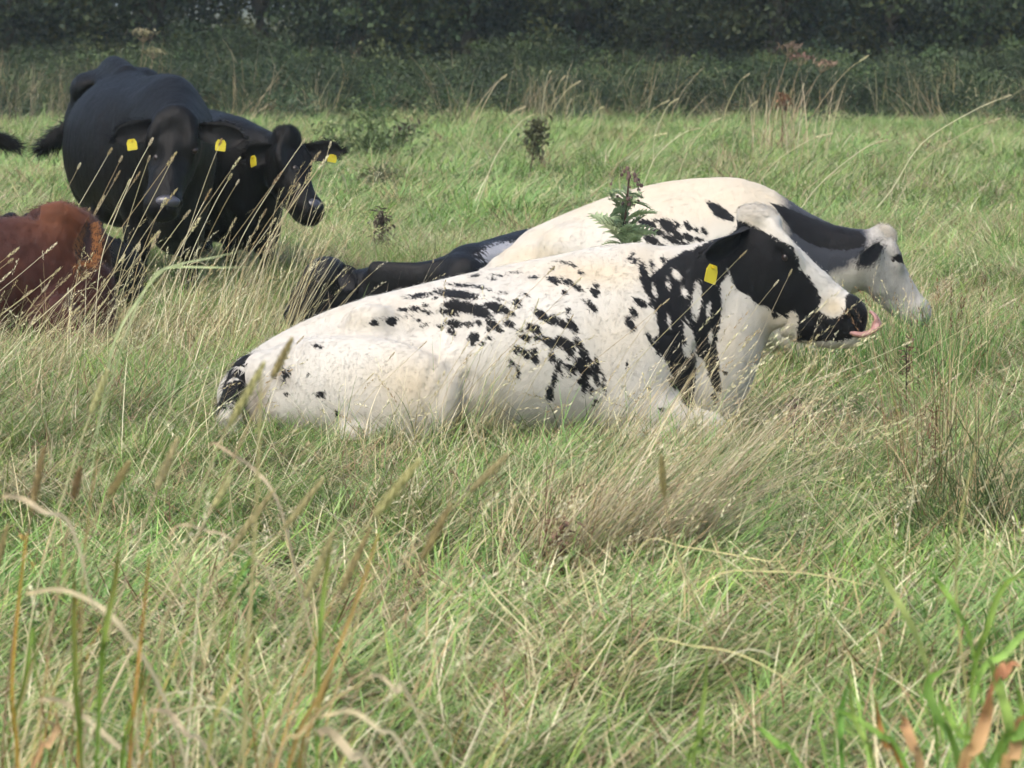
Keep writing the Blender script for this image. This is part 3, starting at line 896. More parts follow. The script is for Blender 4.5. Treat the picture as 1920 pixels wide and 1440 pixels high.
# ------------------------------------------------------------------ black animal lying low between the cows
def cow_low_black():
    D = 17.6
    c = Cow("cow", px(900, 600, D)[0], D, "black cow with a grey roan patch lying low behind the speckled cow's back", mat=M_BLACKROAN)
    b = Body((-.95, -.55, -.06), (1.35, .6, .75), 0.015)
    def st(x, top, bot, w, dy=0.0):
        q = c.L(x, top, dy)
        return (q[0], dy, (q[2] + bot) / 2, (q[2] - bot) / 2, w)
    b.sweep([st(650, 510, .05, .10), st(720, 497, .04, .13), st(800, 490, .02, .16), st(860, 474, .0, .21, .05), st(930, 448, 0, .28, .1), st(1020, 425, -.02, .33, .15), st(1130, 418, -.02, .35, .2),
             st(1250, 425, -.02, .33, .25), st(1350, 470, 0, .22, .28)], .05, p=2.15)
    b.sweep([st(560, 560, .04, .07), st(585, 520, .03, .09), st(615, 497, .03, .115), st(648, 512, .05, .10)], .02, p=2.2)
    b.ball(c.L(612, 520, 0), (.11, .13, .10), .03)
    b.ball(c.L(890, 486, -.08), (.12, .12, .07), .09)
    b.sweep([(*c.L(700, 512, -.10), .06, .03), (*c.L(790, 520, -.14), .07, .04), (*c.L(850, 510, -.18), .08, .05)], .05)
    b.sweep([(*c.L(880, 520, -.2), .12, .09), (*c.L(830, 580, -.25), .08, .07), (*c.L(780, 610, -.27), .055, .055)], .05)
    S = 1
    def coat(V, N):
        side_s = F_PX / D
        U = 960 + (V + c.o)[:, 0] * side_s
        W = 11200 / D - V[:, 2] * side_s
        patch = np.exp(-(((U - 950) / 64) ** 2 + ((W - 472) / 26) ** 2)) + .6 * np.exp(-(((U - 985) / 40) ** 2 + ((W - 500) / 30) ** 2))
        r = np.random.default_rng(3)
        return {"blk": .05 - patch * .085, "roan": np.zeros(len(V)), "crm": np.zeros(len(V))}
    V, N = c.finish(b, 3, coat, fur=26000, furlen=.014, furdir=(.8, 0, -.5), lift=.25)
    c.ear(c.L(640, 505, -.1), c.L(668, 548, -.2), (-.3, -.8, .2), .05, .6)
    c.ear(c.L(640, 505, .1), c.L(672, 530, .25), (-.3, .8, .2), .05, .6)
    c.eye(c.L(598, 530, -.11), .018)
    return c


# ------------------------------------------------------------------ standing black cattle
def cow_big_black():
    D = 19.8
    c = Cow("cow", px(280, 600, D)[0], D, "big black cow standing face on, yellow tags in both ears, hip bones showing", mat=M_BLACK)
    b = Body((-.85, -1.25, -.04), (.75, 1.75, 1.4), 0.016)
    def st(x, top, dy, rv, rl):
        q = c.L(x, top, dy)
        return (q[0], q[1], q[2] - rv, rv, rl)
    b.sweep([st(200, 165, 1.42, .20, .15), st(206, 142, 1.28, .27, .22), st(214, 126, 1.08, .32, .27), st(235, 140, .75, .36, .345), st(250, 152, .42, .385, .375),
             st(285, 160, .1, .37, .33), st(318, 166, -.12, .34, .25), st(335, 205, -.32, .26, .19)], .06, p=2.2)
    b.sweep([(*c.L(200, 150, 1.4), .03, .04), (*c.L(212, 121, 1.1), .035, .035), (*c.L(250, 142, .6), .03, .035), (*c.L(300, 152, .1), .035, .05), (*c.L(330, 172, -.15), .05, .07)], .09)
    for x, y in ((158, 160), (280, 152)):
        b.ball(c.L(x, y, 1.05), (.055, .10, .05), .09)
    for x in (160, 245):
        b.sweep([(*c.L(x, 230, 1.25), .2, .12), (*c.L(x - 2, 330, 1.2), .15, .1)], .07, up=(0, 1, 0))
    b.ball(c.L(170, 205, .85), (.12, .16, .09), .1, cut=True)
    # neck and head
    b.sweep([(*c.L(315, 255, -.15), .30, .23), (*c.L(328, 262, -.42), .24, .18), (*c.L(332, 262, -.62), .17, .125)], .07)
    b.sweep([(*c.L(330, 330, -.42), .14, .09), (*c.L(335, 400, -.34), .16, .12), (*c.L(330, 440, -.2), .12, .15)], .08, up=(0, -1, 0))
    b.blur(14)
    for x, y in ((160, 163), (272, 150)):
        b.ball(c.L(x, y, 1.05), (.06, .11, .05), .08)
    b.sweep([(*c.L(205, 132, 1.25), .03, .03), (*c.L(214, 119, 1.05), .03, .03), (*c.L(240, 137, .75), .025, .03)], .08)
    b.ball(c.L(176, 205, .85), (.10, .20, .10), .07, cut=True)
    b.ball(c.L(262, 178, .80), (.10, .18, .06), .07, cut=True)
    b.sweep([(*c.L(300, 165, .15), .05, .06), (*c.L(322, 166, -.05), .06, .07), (*c.L(338, 190, -.25), .06, .07)], .07)
    for dy in (.2, .34, .48, .62):
        b.sweep([(*c.L(175 + 60 * (.7 - dy), 215, dy), .018, .012), (*c.L(140 + 70 * (.7 - dy), 290, dy), .02, .014), (*c.L(160 + 70 * (.7 - dy), 350, dy), .018, .012)], .05, up=(0, 1, 0))
    HW = 1.2
    poll = c.L(331, 203, -.70)
    f = head(b, poll, (-.13, -.42, -.88), (-.02, -.88, .42), L=0.54, wide=HW)
    b.sweep([(*f(.05, -.05, -.07), .045, .045), (*f(.03, -.045, 0), .05, .045), (*f(.05, -.05, .07), .045, .045)], .06)
    for q in (-1, 1):
        b.sweep([(*f(.09, -.03, .06 * q), .03, .03), (*f(.13, -.03, .10 * q), .034, .03), (*f(.2, -.05, .105 * q), .028, .028)], .03)
        b.ball(f(.15, -.055, .135 * q), .02, .02, cut=True)
        b.ball(f(.27, -.02, .085 * q), (.035, .035, .05), .05, cut=True)
    # legs
    for x, dy in ((262, -.06), (358, -.12)):
        g = c.X(x, dy)
        leg(b, (g, dy, .52), (g + .01, dy - .03, .30), (g, dy - .02, .10), (g, dy - .04, .02), .12, .062, .042)
        b.sweep([(g * .9, dy, .85, .17, .1), (g, dy, .6, .14, .1)], .08, up=(0, 1, 0))
    for x, dy in ((176, 1.2), (246, 1.15)):
        g = c.X(x, dy)
        b.sweep([(g, dy, .75, .2, .12), (g, dy - .06, .55, .14, .09)], .07, up=(0, 1, 0))
        leg(b, (g, dy - .04, .55), (g, dy + .12, .40), (g, dy + .05, .10), (g, dy, .02), .11, .06, .045)
    # udder shadow side: belly line
    b.sweep([(c.X(245, .6), .6, .48, .06, .2), (c.X(250, .2), .2, .46, .06, .2)], .1)
    def coat(V, N):
        r = np.zeros(len(V))
        return {"blk": r + np.where(V[:, 1] < 5, .01, -.01), "crm": np.exp(-((V[:, 1] + .1) / .3) ** 2) * .5}
    V, N = c.finish(b, 8, coat, fur=36000, furlen=.018, furdir=(0, .3, -1), lift=.4)
    c.ear(f(.075, -.08, -.085), c.L(206, 262, -.72) if f(0, 0, -1)[0] < f(0, 0, 1)[0] else c.L(466, 262, -.66), (0, -1, .1), .07, .45,
          c.L(246, 261, -.82) if f(0, 0, -1)[0] < f(0, 0, 1)[0] else c.L(415, 262, -.78), (.05, -1, .1), hair=.03, tagsize=(.053, .058), roll=.12)
    c.ear(f(.075, -.08, .085), c.L(466, 262, -.66) if f(0, 0, -1)[0] < f(0, 0, 1)[0] else c.L(206, 262, -.72), (0, -1, .1), .07, .45,
          c.L(415, 262, -.78) if f(0, 0, -1)[0] < f(0, 0, 1)[0] else c.L(246, 261, -.82), (-.1, -1, .1), hair=.03, tagsize=(.052, .056), roll=-.15)
    c.eye_at(286, 290, .019, .010); c.eye_at(370, 292, .019, .010)
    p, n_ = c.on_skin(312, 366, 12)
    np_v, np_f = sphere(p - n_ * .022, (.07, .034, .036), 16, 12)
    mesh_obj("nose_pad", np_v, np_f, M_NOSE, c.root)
    # tail swung out to the side
    P = crom([c.L(196, 165, 1.44), c.L(160, 210, 1.55), c.L(125, 243, 1.55), c.L(100, 262, 1.5), c.L(78, 278, 1.45)], 5)
    V2, F2 = tube(P, np.interp(np.linspace(0, 1, len(P)), [0, .4, .75, 1], [.045, .035, .05, .012]), 8)
    tl = c.part("tail", V2, F2, M_BLACK, blk=1)
    NN = np.vstack([V2[:-2] - np.repeat(P, 8, 0), [[0, 0, 1], [0, 0, -1]]]); NN /= np.linalg.norm(NN, axis=1, keepdims=True) + 1e-9
    z = np.zeros(len(V2))
    fringe(V2, NN, 1200, .08, (-1, 0, -.7), .3, M_BLACK, tl, {"blk": z + 1, "crm": z, "dirt": z, "roan": z}, name="tail_hair", seed=2, width=.006)
    return c

def cow_second_black():
    D = 20.7
    c = Cow("cow", px(440, 600, D)[0], D, "smaller black cow standing behind the big one, head turned towards the speckled cow", mat=M_BLACK)
    b = Body((-.75, -.8, -.04), (.75, 1.85, 1.25), 0.016)
    def st(x, top, dy, rv, rl):
        q = c.L(x, top, dy)
        return (q[0], q[1], q[2] - rv, rv, rl)
    b.sweep([st(345, 225, 1.5, .2, .15), st(350, 206, 1.3, .28, .24), st(372, 203, .9, .34, .32), st(395, 209, .55, .36, .33), st(425, 222, .2, .35, .27), st(448, 236, 0, .32, .22), st(470, 270, -.15, .24, .17)], .06, p=2.2)
    b.sweep([(*c.L(430, 300, .05), .26, .2), (*c.L(470, 300, -.15), .21, .16), (*c.L(515, 298, -.28), .15, .12)], .07)
    b.blur(14)
    HW = 1.12
    b.sweep([(*c.L(470, 370, -.1), .16, .12), (*c.L(478, 430, -.05), .13, .14)], .08, up=(0, -1, 0))
    poll = c.L(541, 247, -.36)
    f = head(b, poll, (.30, -.44, -.74), (.55, -.66, .50), L=0.50, wide=HW)
    b.ball(f(.01, -.04, 0), (.06, .05, .045), .07)
    for x, dy in ((432, 0.0), (500, -.08)):
        g = c.X(x, dy)
        b.sweep([(g, dy, .75, .15, .09), (g, dy, .55, .12, .09)], .08, up=(0, 1, 0))
        leg(b, (g, dy, .5), (g + .01, dy - .02, .29), (g, dy, .10), (g, dy - .02, .02), .11, .058, .04)
    for x, dy in ((330, 1.35), (385, 1.3)):
        g = c.X(x, dy)
        b.sweep([(g, dy, .7, .18, .1), (g, dy - .06, .5, .12, .08)], .07, up=(0, 1, 0))
        leg(b, (g, dy - .04, .5), (g, dy + .1, .38), (g, dy + .05, .10), (g, dy, .02), .1, .055, .042)
    V, N = c.finish(b, 8, lambda V, N: {"blk": np.zeros(len(V)) + .01}, fur=28000, furlen=.018, furdir=(0, .3, -1), lift=.4)
    sg = 1 if f(0, 0, 1)[0] > f(0, 0, -1)[0] else -1
    c.ear(f(.08, -.10, .08 * sg), c.L(650, 282, -.28), (.1, -1, .1), .066, .45, c.L(624, 290, -.42), (.3, -1, .1), hair=.035, tagsize=(.05, .042), roll=.2)
    c.ear(f(.08, -.10, -.08 * sg), c.L(452, 292, -.40), (-.1, -1, -.1), .07, .45, c.L(474, 292, -.55), (-.75, -.65, .1), hair=.03, tagsize=(.05, .06), roll=-.3)
    c.eye_at(556, 306, .019, .010)
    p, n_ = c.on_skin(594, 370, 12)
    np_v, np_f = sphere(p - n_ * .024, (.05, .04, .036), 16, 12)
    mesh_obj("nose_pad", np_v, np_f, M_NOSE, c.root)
    m = np.linalg.norm(V - f(-.01, .0, 0), axis=1) < .09
    z = np.zeros(m.sum())
    fringe(V[m], N[m], 900, .028, (.2, 0, 1), .5, M_BLACK, c.root, {"blk": z + 1, "crm": z, "dirt": z, "roan": z}, name="poll_hair", seed=3, width=.005)
    return c

# ------------------------------------------------------------------ red animal at the left edge, and the ones round it
def cow_red():
    D = 16.9
    c = Cow("cow", px(60, 600, D)[0], D, "red brown heifer lying at the photo's edge, face turned away", mat=M_RED)
    b = Body((-1.35, -.6, -.06), (.5, .75, .85), 0.013)
    def st(x, top, bot, w, dy=0.0):
        q = c.L(x, top, dy)
        return (q[0], dy, (q[2] + bot) / 2, (q[2] - bot) / 2, w)
    b.sweep([st(-420, 520, .02, .16), st(-360, 460, 0, .26), st(-250, 420, -.02, .33), st(-120, 412, -.02, .34), st(0, 408, -.02, .28), st(50, 420, 0, .22), st(95, 462, .02, .19), st(140, 530, .04, .16)], .05, p=2.15)
    b.sweep([(*c.L(40, 500, 0), .2, .2), (*c.L(95, 475, .03), .185, .15), (*c.L(128, 450, .08), .15, .12)], .07)
    poll = c.L(110, 388, .02)
    f = head(b, poll, (.26, .70, -.62), (.15, .62, .75), L=0.47)
    b.sweep([(*c.L(88, 405, .03), .055, .08), (*c.L(118, 400, .03), .055, .09), (*c.L(148, 418, .05), .06, .09)], .03)
    b.ball(c.L(160, 440, .08), (.075, .1, .09), .04)
    b.ball(c.L(66, 402, -.02), (.02, .2, .03), .03, cut=True)
    b.sweep([(*c.L(178, 455, .12), .07, .06), (*c.L(186, 500, .2), .07, .06), (*c.L(180, 545, .28), .06, .06)], .05, up=(0, 1, 0))
    b.sweep([(*c.L(150, 540, -.02), .16, .13), (*c.L(165, 600, -.05), .13, .12), (*c.L(172, 650, -.05), .1, .11)], .06, up=(1, 0, 0))
    b.sweep([(*c.L(100, 600, -.22), .12, .1), (*c.L(150, 640, -.27), .07, .07), (*c.L(200, 652, -.27), .055, .055)], .05)
    def coat(V, N):
        r = np.exp(-((V - c.L(110, 395, 0)) ** 2).sum(1) / .03)
        return {"blk": -.04 + .03 * np.clip((.3 - V[:, 2]) / .2, 0, 1), "crm": r * .9}
    V, N = c.finish(b, 3, coat, fur=60000, furlen=.028, furdir=(-.5, 0, -1), lift=.5)
    e = c.ear(c.L(172, 420, -.10), c.L(150, 506, -.29), (.45, -.9, -.1), .07, .55, blk=.02, hair=.02)
    ev, ef = ear_mesh(c.L(172, 420, -.10), c.L(150, 506, -.29), (.45, -.9, -.1), .07, .55)
    rim = np.r_[[i * 8 + q for i in range(9) for q in (0, 1, 6, 7)], [64 + q for q in range(8)], [56 + q for q in range(8)]]
    en = vnormals(ev, ef)[rim]; z = np.zeros(len(rim))
    fringe(ev[rim], en, 1500, .032, (-.1, -.4, -1.2), .5, M_REDHAIR, e, {'blk': z - 1, 'crm': z, 'dirt': z, 'roan': z}, name='ear_hair', seed=6, spread=.009)
    c.ear(c.L(90, 405, .2), c.L(50, 420, .33), (0, .9, 0), .06, .5, blk=-1, hair=.03)
    return c

def cow_hidden_black():
    D = 18.6
    c = Cow("cow", px(60, 600, D)[0], D, "black cow lying behind the red brown heifer, mostly hidden by it", mat=M_BLACK)
    b = Body((-1.3, -.5, -.06), (.75, .5, .8), 0.02)
    def st(x, top, bot, w, dy=0.0):
        q = c.L(x, top, dy)
        return (q[0], dy, (q[2] + bot) / 2, (q[2] - bot) / 2, w)
    b.sweep([st(-380, 470, .02, .2), st(-280, 432, 0, .3), st(-120, 418, 0, .33), st(-10, 412, 0, .3), st(35, 396, 0, .2), st(90, 425, .02, .17), st(140, 448, .1, .14), st(190, 455, .12, .12)], .05)
    b.sweep([st(185, 440, .12, .11), st(208, 444, .1, .11), st(226, 470, .08, .09), st(238, 520, .06, .075)], .04)
    c.finish(b, 3, lambda V, N: {"blk": np.zeros(len(V)) + .01}, fur=14000, furlen=.016)
    c.ear(c.L(196, 450, -.1), c.L(180, 490, -.2), (-.2, -.9, 0), .045, .5)
    return c

def cow_tail_only(src):
    """the animal whose tail swings into the photo from beyond its edge"""
    D = 22.0
    x0 = px(-10, 300, D)[0]
    root = thing("cow", (x0 - .2, D, 0), "black tail swinging in at the photo's edge above the red brown heifer", "cow")
    for ch in src.root.children:
        if ch.name.split('.')[0] in ("body", "fur", "eye"):
            k = ch.copy(); link(k, root)
    # standing the other way round: rump towards the frame
    root.rotation_euler.z = math.radians(-100)
    root.location.x = x0 - 1.62
    root.location.y = D - .05
    w2l = Matrix.Rotation(math.radians(100), 4, 'Z') @ Matrix.Translation(-Vector(root.location))
    W = [np.array(px(*q)) for q in ((-62, 222, D), (-40, 240, D), (-14, 254, D), (8, 265, D), (30, 274, D))]
    P = crom([np.array(w2l @ Vector(w)) for w in W], 5)
    V2, F2 = tube(P, np.interp(np.linspace(0, 1, len(P)), [0, .4, .75, 1], [.03, .03, .04, .01]), 8)
    z = np.zeros(len(V2))
    at = {"blk": z + 1, "crm": z, "dirt": z, "roan": z}
    tl = mesh_obj("tail", V2, F2, M_BLACK, root, True, at)
    NN = np.vstack([V2[:-2] - np.repeat(P, 8, 0), [[0, 0, 1], [0, 0, -1]]]); NN /= np.linalg.norm(NN, axis=1, keepdims=True) + 1e-9
    d = P[-1] - P[0]
    fringe(V2, NN, 900, .07, tuple(d / np.linalg.norm(d) * 1.2), .35, M_BLACK, tl, at, name="tail_hair", seed=12, width=.006)

C_MAIN = cow_main()
C_REAR = cow_rear()
C_LOW = cow_low_black()
C_BIG = cow_big_black()
C_SEC = cow_second_black()
C_RED = cow_red()
C_HID = cow_hidden_black()
cow_tail_only(C_BIG)

# ------------------------------------------------------------------ blades, stalks and clumps
GREENS = [srgb(*c) for c in ((116, 146, 72), (134, 164, 90), (102, 132, 66), (152, 176, 112), (124, 154, 92), (142, 168, 82))]
STRAWS = [srgb(*c) for c in ((208, 198, 158), (190, 178, 136), (222, 213, 180), (174, 156, 116), (198, 184, 148), (160, 136, 104))]
BROWNS = [srgb(*c) for c in ((112, 84, 62), (94, 74, 58), (130, 100, 74))]

def blades(r, n, rad, length, tilt, bend, width, cols, lean=(0, 0), rows=5, az=None, spread=6.3, jitter_z=0.0):
    """n bent blades rooted in a disc; vectorised; returns verts, quads, colours"""
    a = r.uniform(0, 2 * math.pi, n); q = rad * np.sqrt(r.uniform(0, 1, n))
    root = np.c_[q * np.cos(a), q * np.sin(a), r.uniform(-.02, .01 + jitter_z, n)]
    L = r.uniform(*length, n)
    th0 = r.uniform(*tilt, n); kap = r.uniform(*bend, n)
    az = r.uniform(0, 2 * math.pi, n) if az is None else az + r.normal(0, spread, n)
    d = np.c_[np.cos(az), np.sin(az), np.zeros(n)]
    side = np.c_[-np.sin(az), np.cos(az), np.zeros(n)]
    tw = r.uniform(-1, 1, (n, 1)) * .8
    W = r.uniform(*width, n)
    P = root.copy(); V = []
    for i in range(rows):
        t = i / (rows - 1)
        th = th0 + kap * t
        if i:
            P = P + (L / (rows - 1))[:, None] * (np.sin(th)[:, None] * d + np.cos(th)[:, None] * np.array([0, 0, 1.0]))
            P[:, :2] += np.array(lean) * (L / (rows - 1) * t)[:, None]
        w = W * (1 - t ** 2.2) + .0004
        s = side + tw * np.cos(th)[:, None] * d
        s /= np.linalg.norm(s, axis=1, keepdims=True)
        V.append(P - s * w[:, None] * .5); V.append(P + s * w[:, None] * .5)
    V = np.stack(V, 1)                                   # n, rows*2, 3
    m = rows * 2
    base = (np.arange(n) * m)[:, None, None]
    qd = np.array([[2 * i, 2 * i + 1, 2 * i + 3, 2 * i + 2] for i in range(rows - 1)])[None]
    C = np.array(cols)[r.integers(0, len(cols), n)] * r.uniform(.75, 1.2, (n, 1))
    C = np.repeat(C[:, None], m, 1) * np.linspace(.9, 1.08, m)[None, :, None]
    return V.reshape(-1, 3), (base + qd).reshape(-1, 4), np.clip(C, 0, 1).reshape(-1, 3), P

def heads(r, tips, dirs, length, width, cols, n_spk=14):
    """seed heads: small overlapping spikelets along the end of each stalk"""
    V, Fq, C = [], [], []
    for tp, dr in zip(tips, dirs):
        dr = dr / (np.linalg.norm(dr) + 1e-9)
        L = r.uniform(*length); w = r.uniform(*width)
        col = np.array(cols[r.integers(0, len(cols))]) * r.uniform(.8, 1.15)
        x = np.cross(dr, [0, 0, 1.0]); x /= np.linalg.norm(x) + 1e-9; y = np.cross(dr, x)
        droop = np.array([dr[0], dr[1], -.4]); droop /= np.linalg.norm(droop)
        for k in range(n_spk):
            t = k / n_spk
            p = tp + dr * L * t + droop * L * .18 * t * t
            an = k * 2.4
            o = math.cos(an) * x + math.sin(an) * y
            env = math.sin(math.pi * min(1, .12 + .88 * t)) ** .6 + .15
            e = p + dr * L * .16 + o * w * env
            s = np.cross(dr, o) * w * .35
            b = len(V)
            V += [p, (p + e) / 2 + s + o * w * .2, e, (p + e) / 2 - s]
            Fq.append((b, b + 1, b + 2, b + 3)); C += [col] * 4
    return np.array(V).reshape(-1, 3), np.array(Fq).reshape(-1, 4), np.array(C).reshape(-1, 3)

def merge(*parts):
    V, Fq, C, o = [], [], [], 0
    for p in parts:
        V.append(p[0]); Fq.append(p[1] + o); C.append(p[2]); o += len(p[0])
    return np.vstack(V), np.vstack(Fq), np.vstack(C)

def source(name, parts, mat):
    V, Fq, C = merge(*parts)
    o = mesh_obj(name, V, Fq, mat, None, True, {"col": C})
    SC.collection.objects.unlink(o)
    return o

def scatter(name, pts, rot, scl, idx, sources, mat, label, cat=None):
    """one mass of plants: the sources set out on points"""
    col = bpy.data.collections.new(name + "_kinds")
    for i, s in enumerate(sources):
        s.name = "%s_kind_%02d" % (name, i); col.objects.link(s)
    me = bpy.data.meshes.new(name)
    me.vertices.add(len(pts)); me.vertices.foreach_set("co", np.asarray(pts, np.float32).ravel())
    for an, typ, key, v in (("rot", 'FLOAT_VECTOR', "vector", rot), ("scl", 'FLOAT', "value", scl), ("idx", 'INT', "value", idx)):
        a = me.attributes.new(an, typ, 'POINT')
        a.data.foreach_set(key, np.asarray(v, np.int32 if typ == 'INT' else np.float32).ravel())
    me.materials.append(mat)
    o = link(bpy.data.objects.new(name, me))
    ng = bpy.data.node_groups.new(name + "_nodes", 'GeometryNodeTree')
    ng.interface.new_socket("Geometry", in_out='INPUT', socket_type='NodeSocketGeometry')
    ng.interface.new_socket("Geometry", in_out='OUTPUT', socket_type='NodeSocketGeometry')
    N = ng.nodes.new
    gi, go, ip, ci = N('NodeGroupInput'), N('NodeGroupOutput'), N('GeometryNodeInstanceOnPoints'), N('GeometryNodeCollectionInfo')
    ci.inputs[0].default_value = col
    ci.inputs[1].default_value = True; ci.inputs[2].default_value = True
    def named(nm, typ):
        k = N('GeometryNodeInputNamedAttribute'); k.data_type = typ; k.inputs[0].default_value = nm
        return k.outputs[0]
    e2r = N('FunctionNodeEulerToRotation')
    lk = ng.links.new
    lk(gi.outputs[0], ip.inputs["Points"]); lk(ci.outputs[0], ip.inputs["Instance"])
    ip.inputs["Pick Instance"].default_value = True
    lk(named("idx", 'INT'), ip.inputs["Instance Index"])
    lk(named("rot", 'FLOAT_VECTOR'), e2r.inputs[0]); lk(e2r.outputs[0], ip.inputs["Rotation"])
    lk(named("scl", 'FLOAT'), ip.inputs["Scale"])
    lk(ip.outputs[0], go.inputs[0])
    o.modifiers.new("set_out", 'NODES').node_group = ng
    return tag(o, label, cat, kind="stuff")

def vnoise(x, y, scale, seed):
    r = np.random.default_rng(seed); G = r.uniform(0, 1, (256, 256))
    u, v = np.asarray(x) * scale + 100, np.asarray(y) * scale + 100
    i, j = np.floor(u).astype(int), np.floor(v).astype(int)
    fu, fv = u - i, v - j
    fu, fv = fu * fu * (3 - 2 * fu), fv * fv * (3 - 2 * fv)
    g = lambda a, b: G[a % 256, b % 256]
    return (g(i, j) * (1 - fu) + g(i + 1, j) * fu) * (1 - fv) + (g(i, j + 1) * (1 - fu) + g(i + 1, j + 1) * fu) * fv

def occupied(pts, pad=0.07):
    cell = 0.05
    F = np.vstack(FOOT)
    occ = set()
    k = int(math.ceil(pad / cell))
    base = {(int(a), int(b)) for a, b in np.floor(F / cell)}
    for a, b in base:
        for i in range(-k, k + 1):
            for j in range(-k, k + 1):
                if i * i + j * j <= k * k: occ.add((a + i, b + j))
    return np.array([(int(a), int(b)) in occ for a, b in np.floor(pts[:, :2] / cell)])

def tile(r, R, tufts, per, kind, rows, wmul=1.0, hmul=1.0, straw=1.0):
    """a piece of sward: tufts of blades, each tuft with its own lean, height and colour"""
    G, S, B = GREENS, STRAWS, BROWNS
    parts = []
    for k in range(tufts):
        a, q = r.uniform(0, 6.28), R * math.sqrt(r.uniform())
        st = r.choice(4, p=kind)
        h = r.uniform(.55, 1.3) * hmul
        rad = r.uniform(.05, .12)
        cg = [np.array(G[r.integers(0, len(G))]) * r.uniform(.8, 1.2) for _ in range(3)]
        cs = [np.array(S[r.integers(0, len(S))]) if r.uniform() < straw else cg[0] * 1.1 for _ in range(2)]
        big = r.uniform() < .10
        if big: h, rad = h * 1.35, rad * 1.7
        per_ = per * 3 if big else per
        if st == 0:      # leafy, falling outwards
            b = blades(r, per_, rad, (.07 * h, .20 * h), (.1, .9), (.4, 1.9), (.0026 * wmul, .005 * wmul), cg * 3 + cs[:1], rows=rows)
        elif st == 1:    # lodged to one side
            b = blades(r, per_, rad, (.14 * h, .32 * h), (.7, 1.35), (.1, .6), (.0022 * wmul, .004 * wmul), cg * 2 + cs, az=r.normal(.15, .5), spread=.35, rows=rows)
        elif st == 2:    # thatch
            b = blades(r, per_, rad * 1.6, (.10 * h, .30 * h), (1.0, 1.5), (-.3, .4), (.0016 * wmul, .0032 * wmul), cs * 2 + B[:1] + cg[:1], jitter_z=.07, rows=rows)
        else:            # short turf
            b = blades(r, per_, rad * 1.5, (.05 * h, .11 * h), (.1, 1.0), (.3, 1.6), (.003 * wmul, .0055 * wmul), cg * 2 + [np.array(srgb(112, 150, 84))], rows=rows)
        v = b[0] + np.array([q * math.cos(a), q * math.sin(a), 0])
        parts.append((v, b[1], b[2]))
    return parts

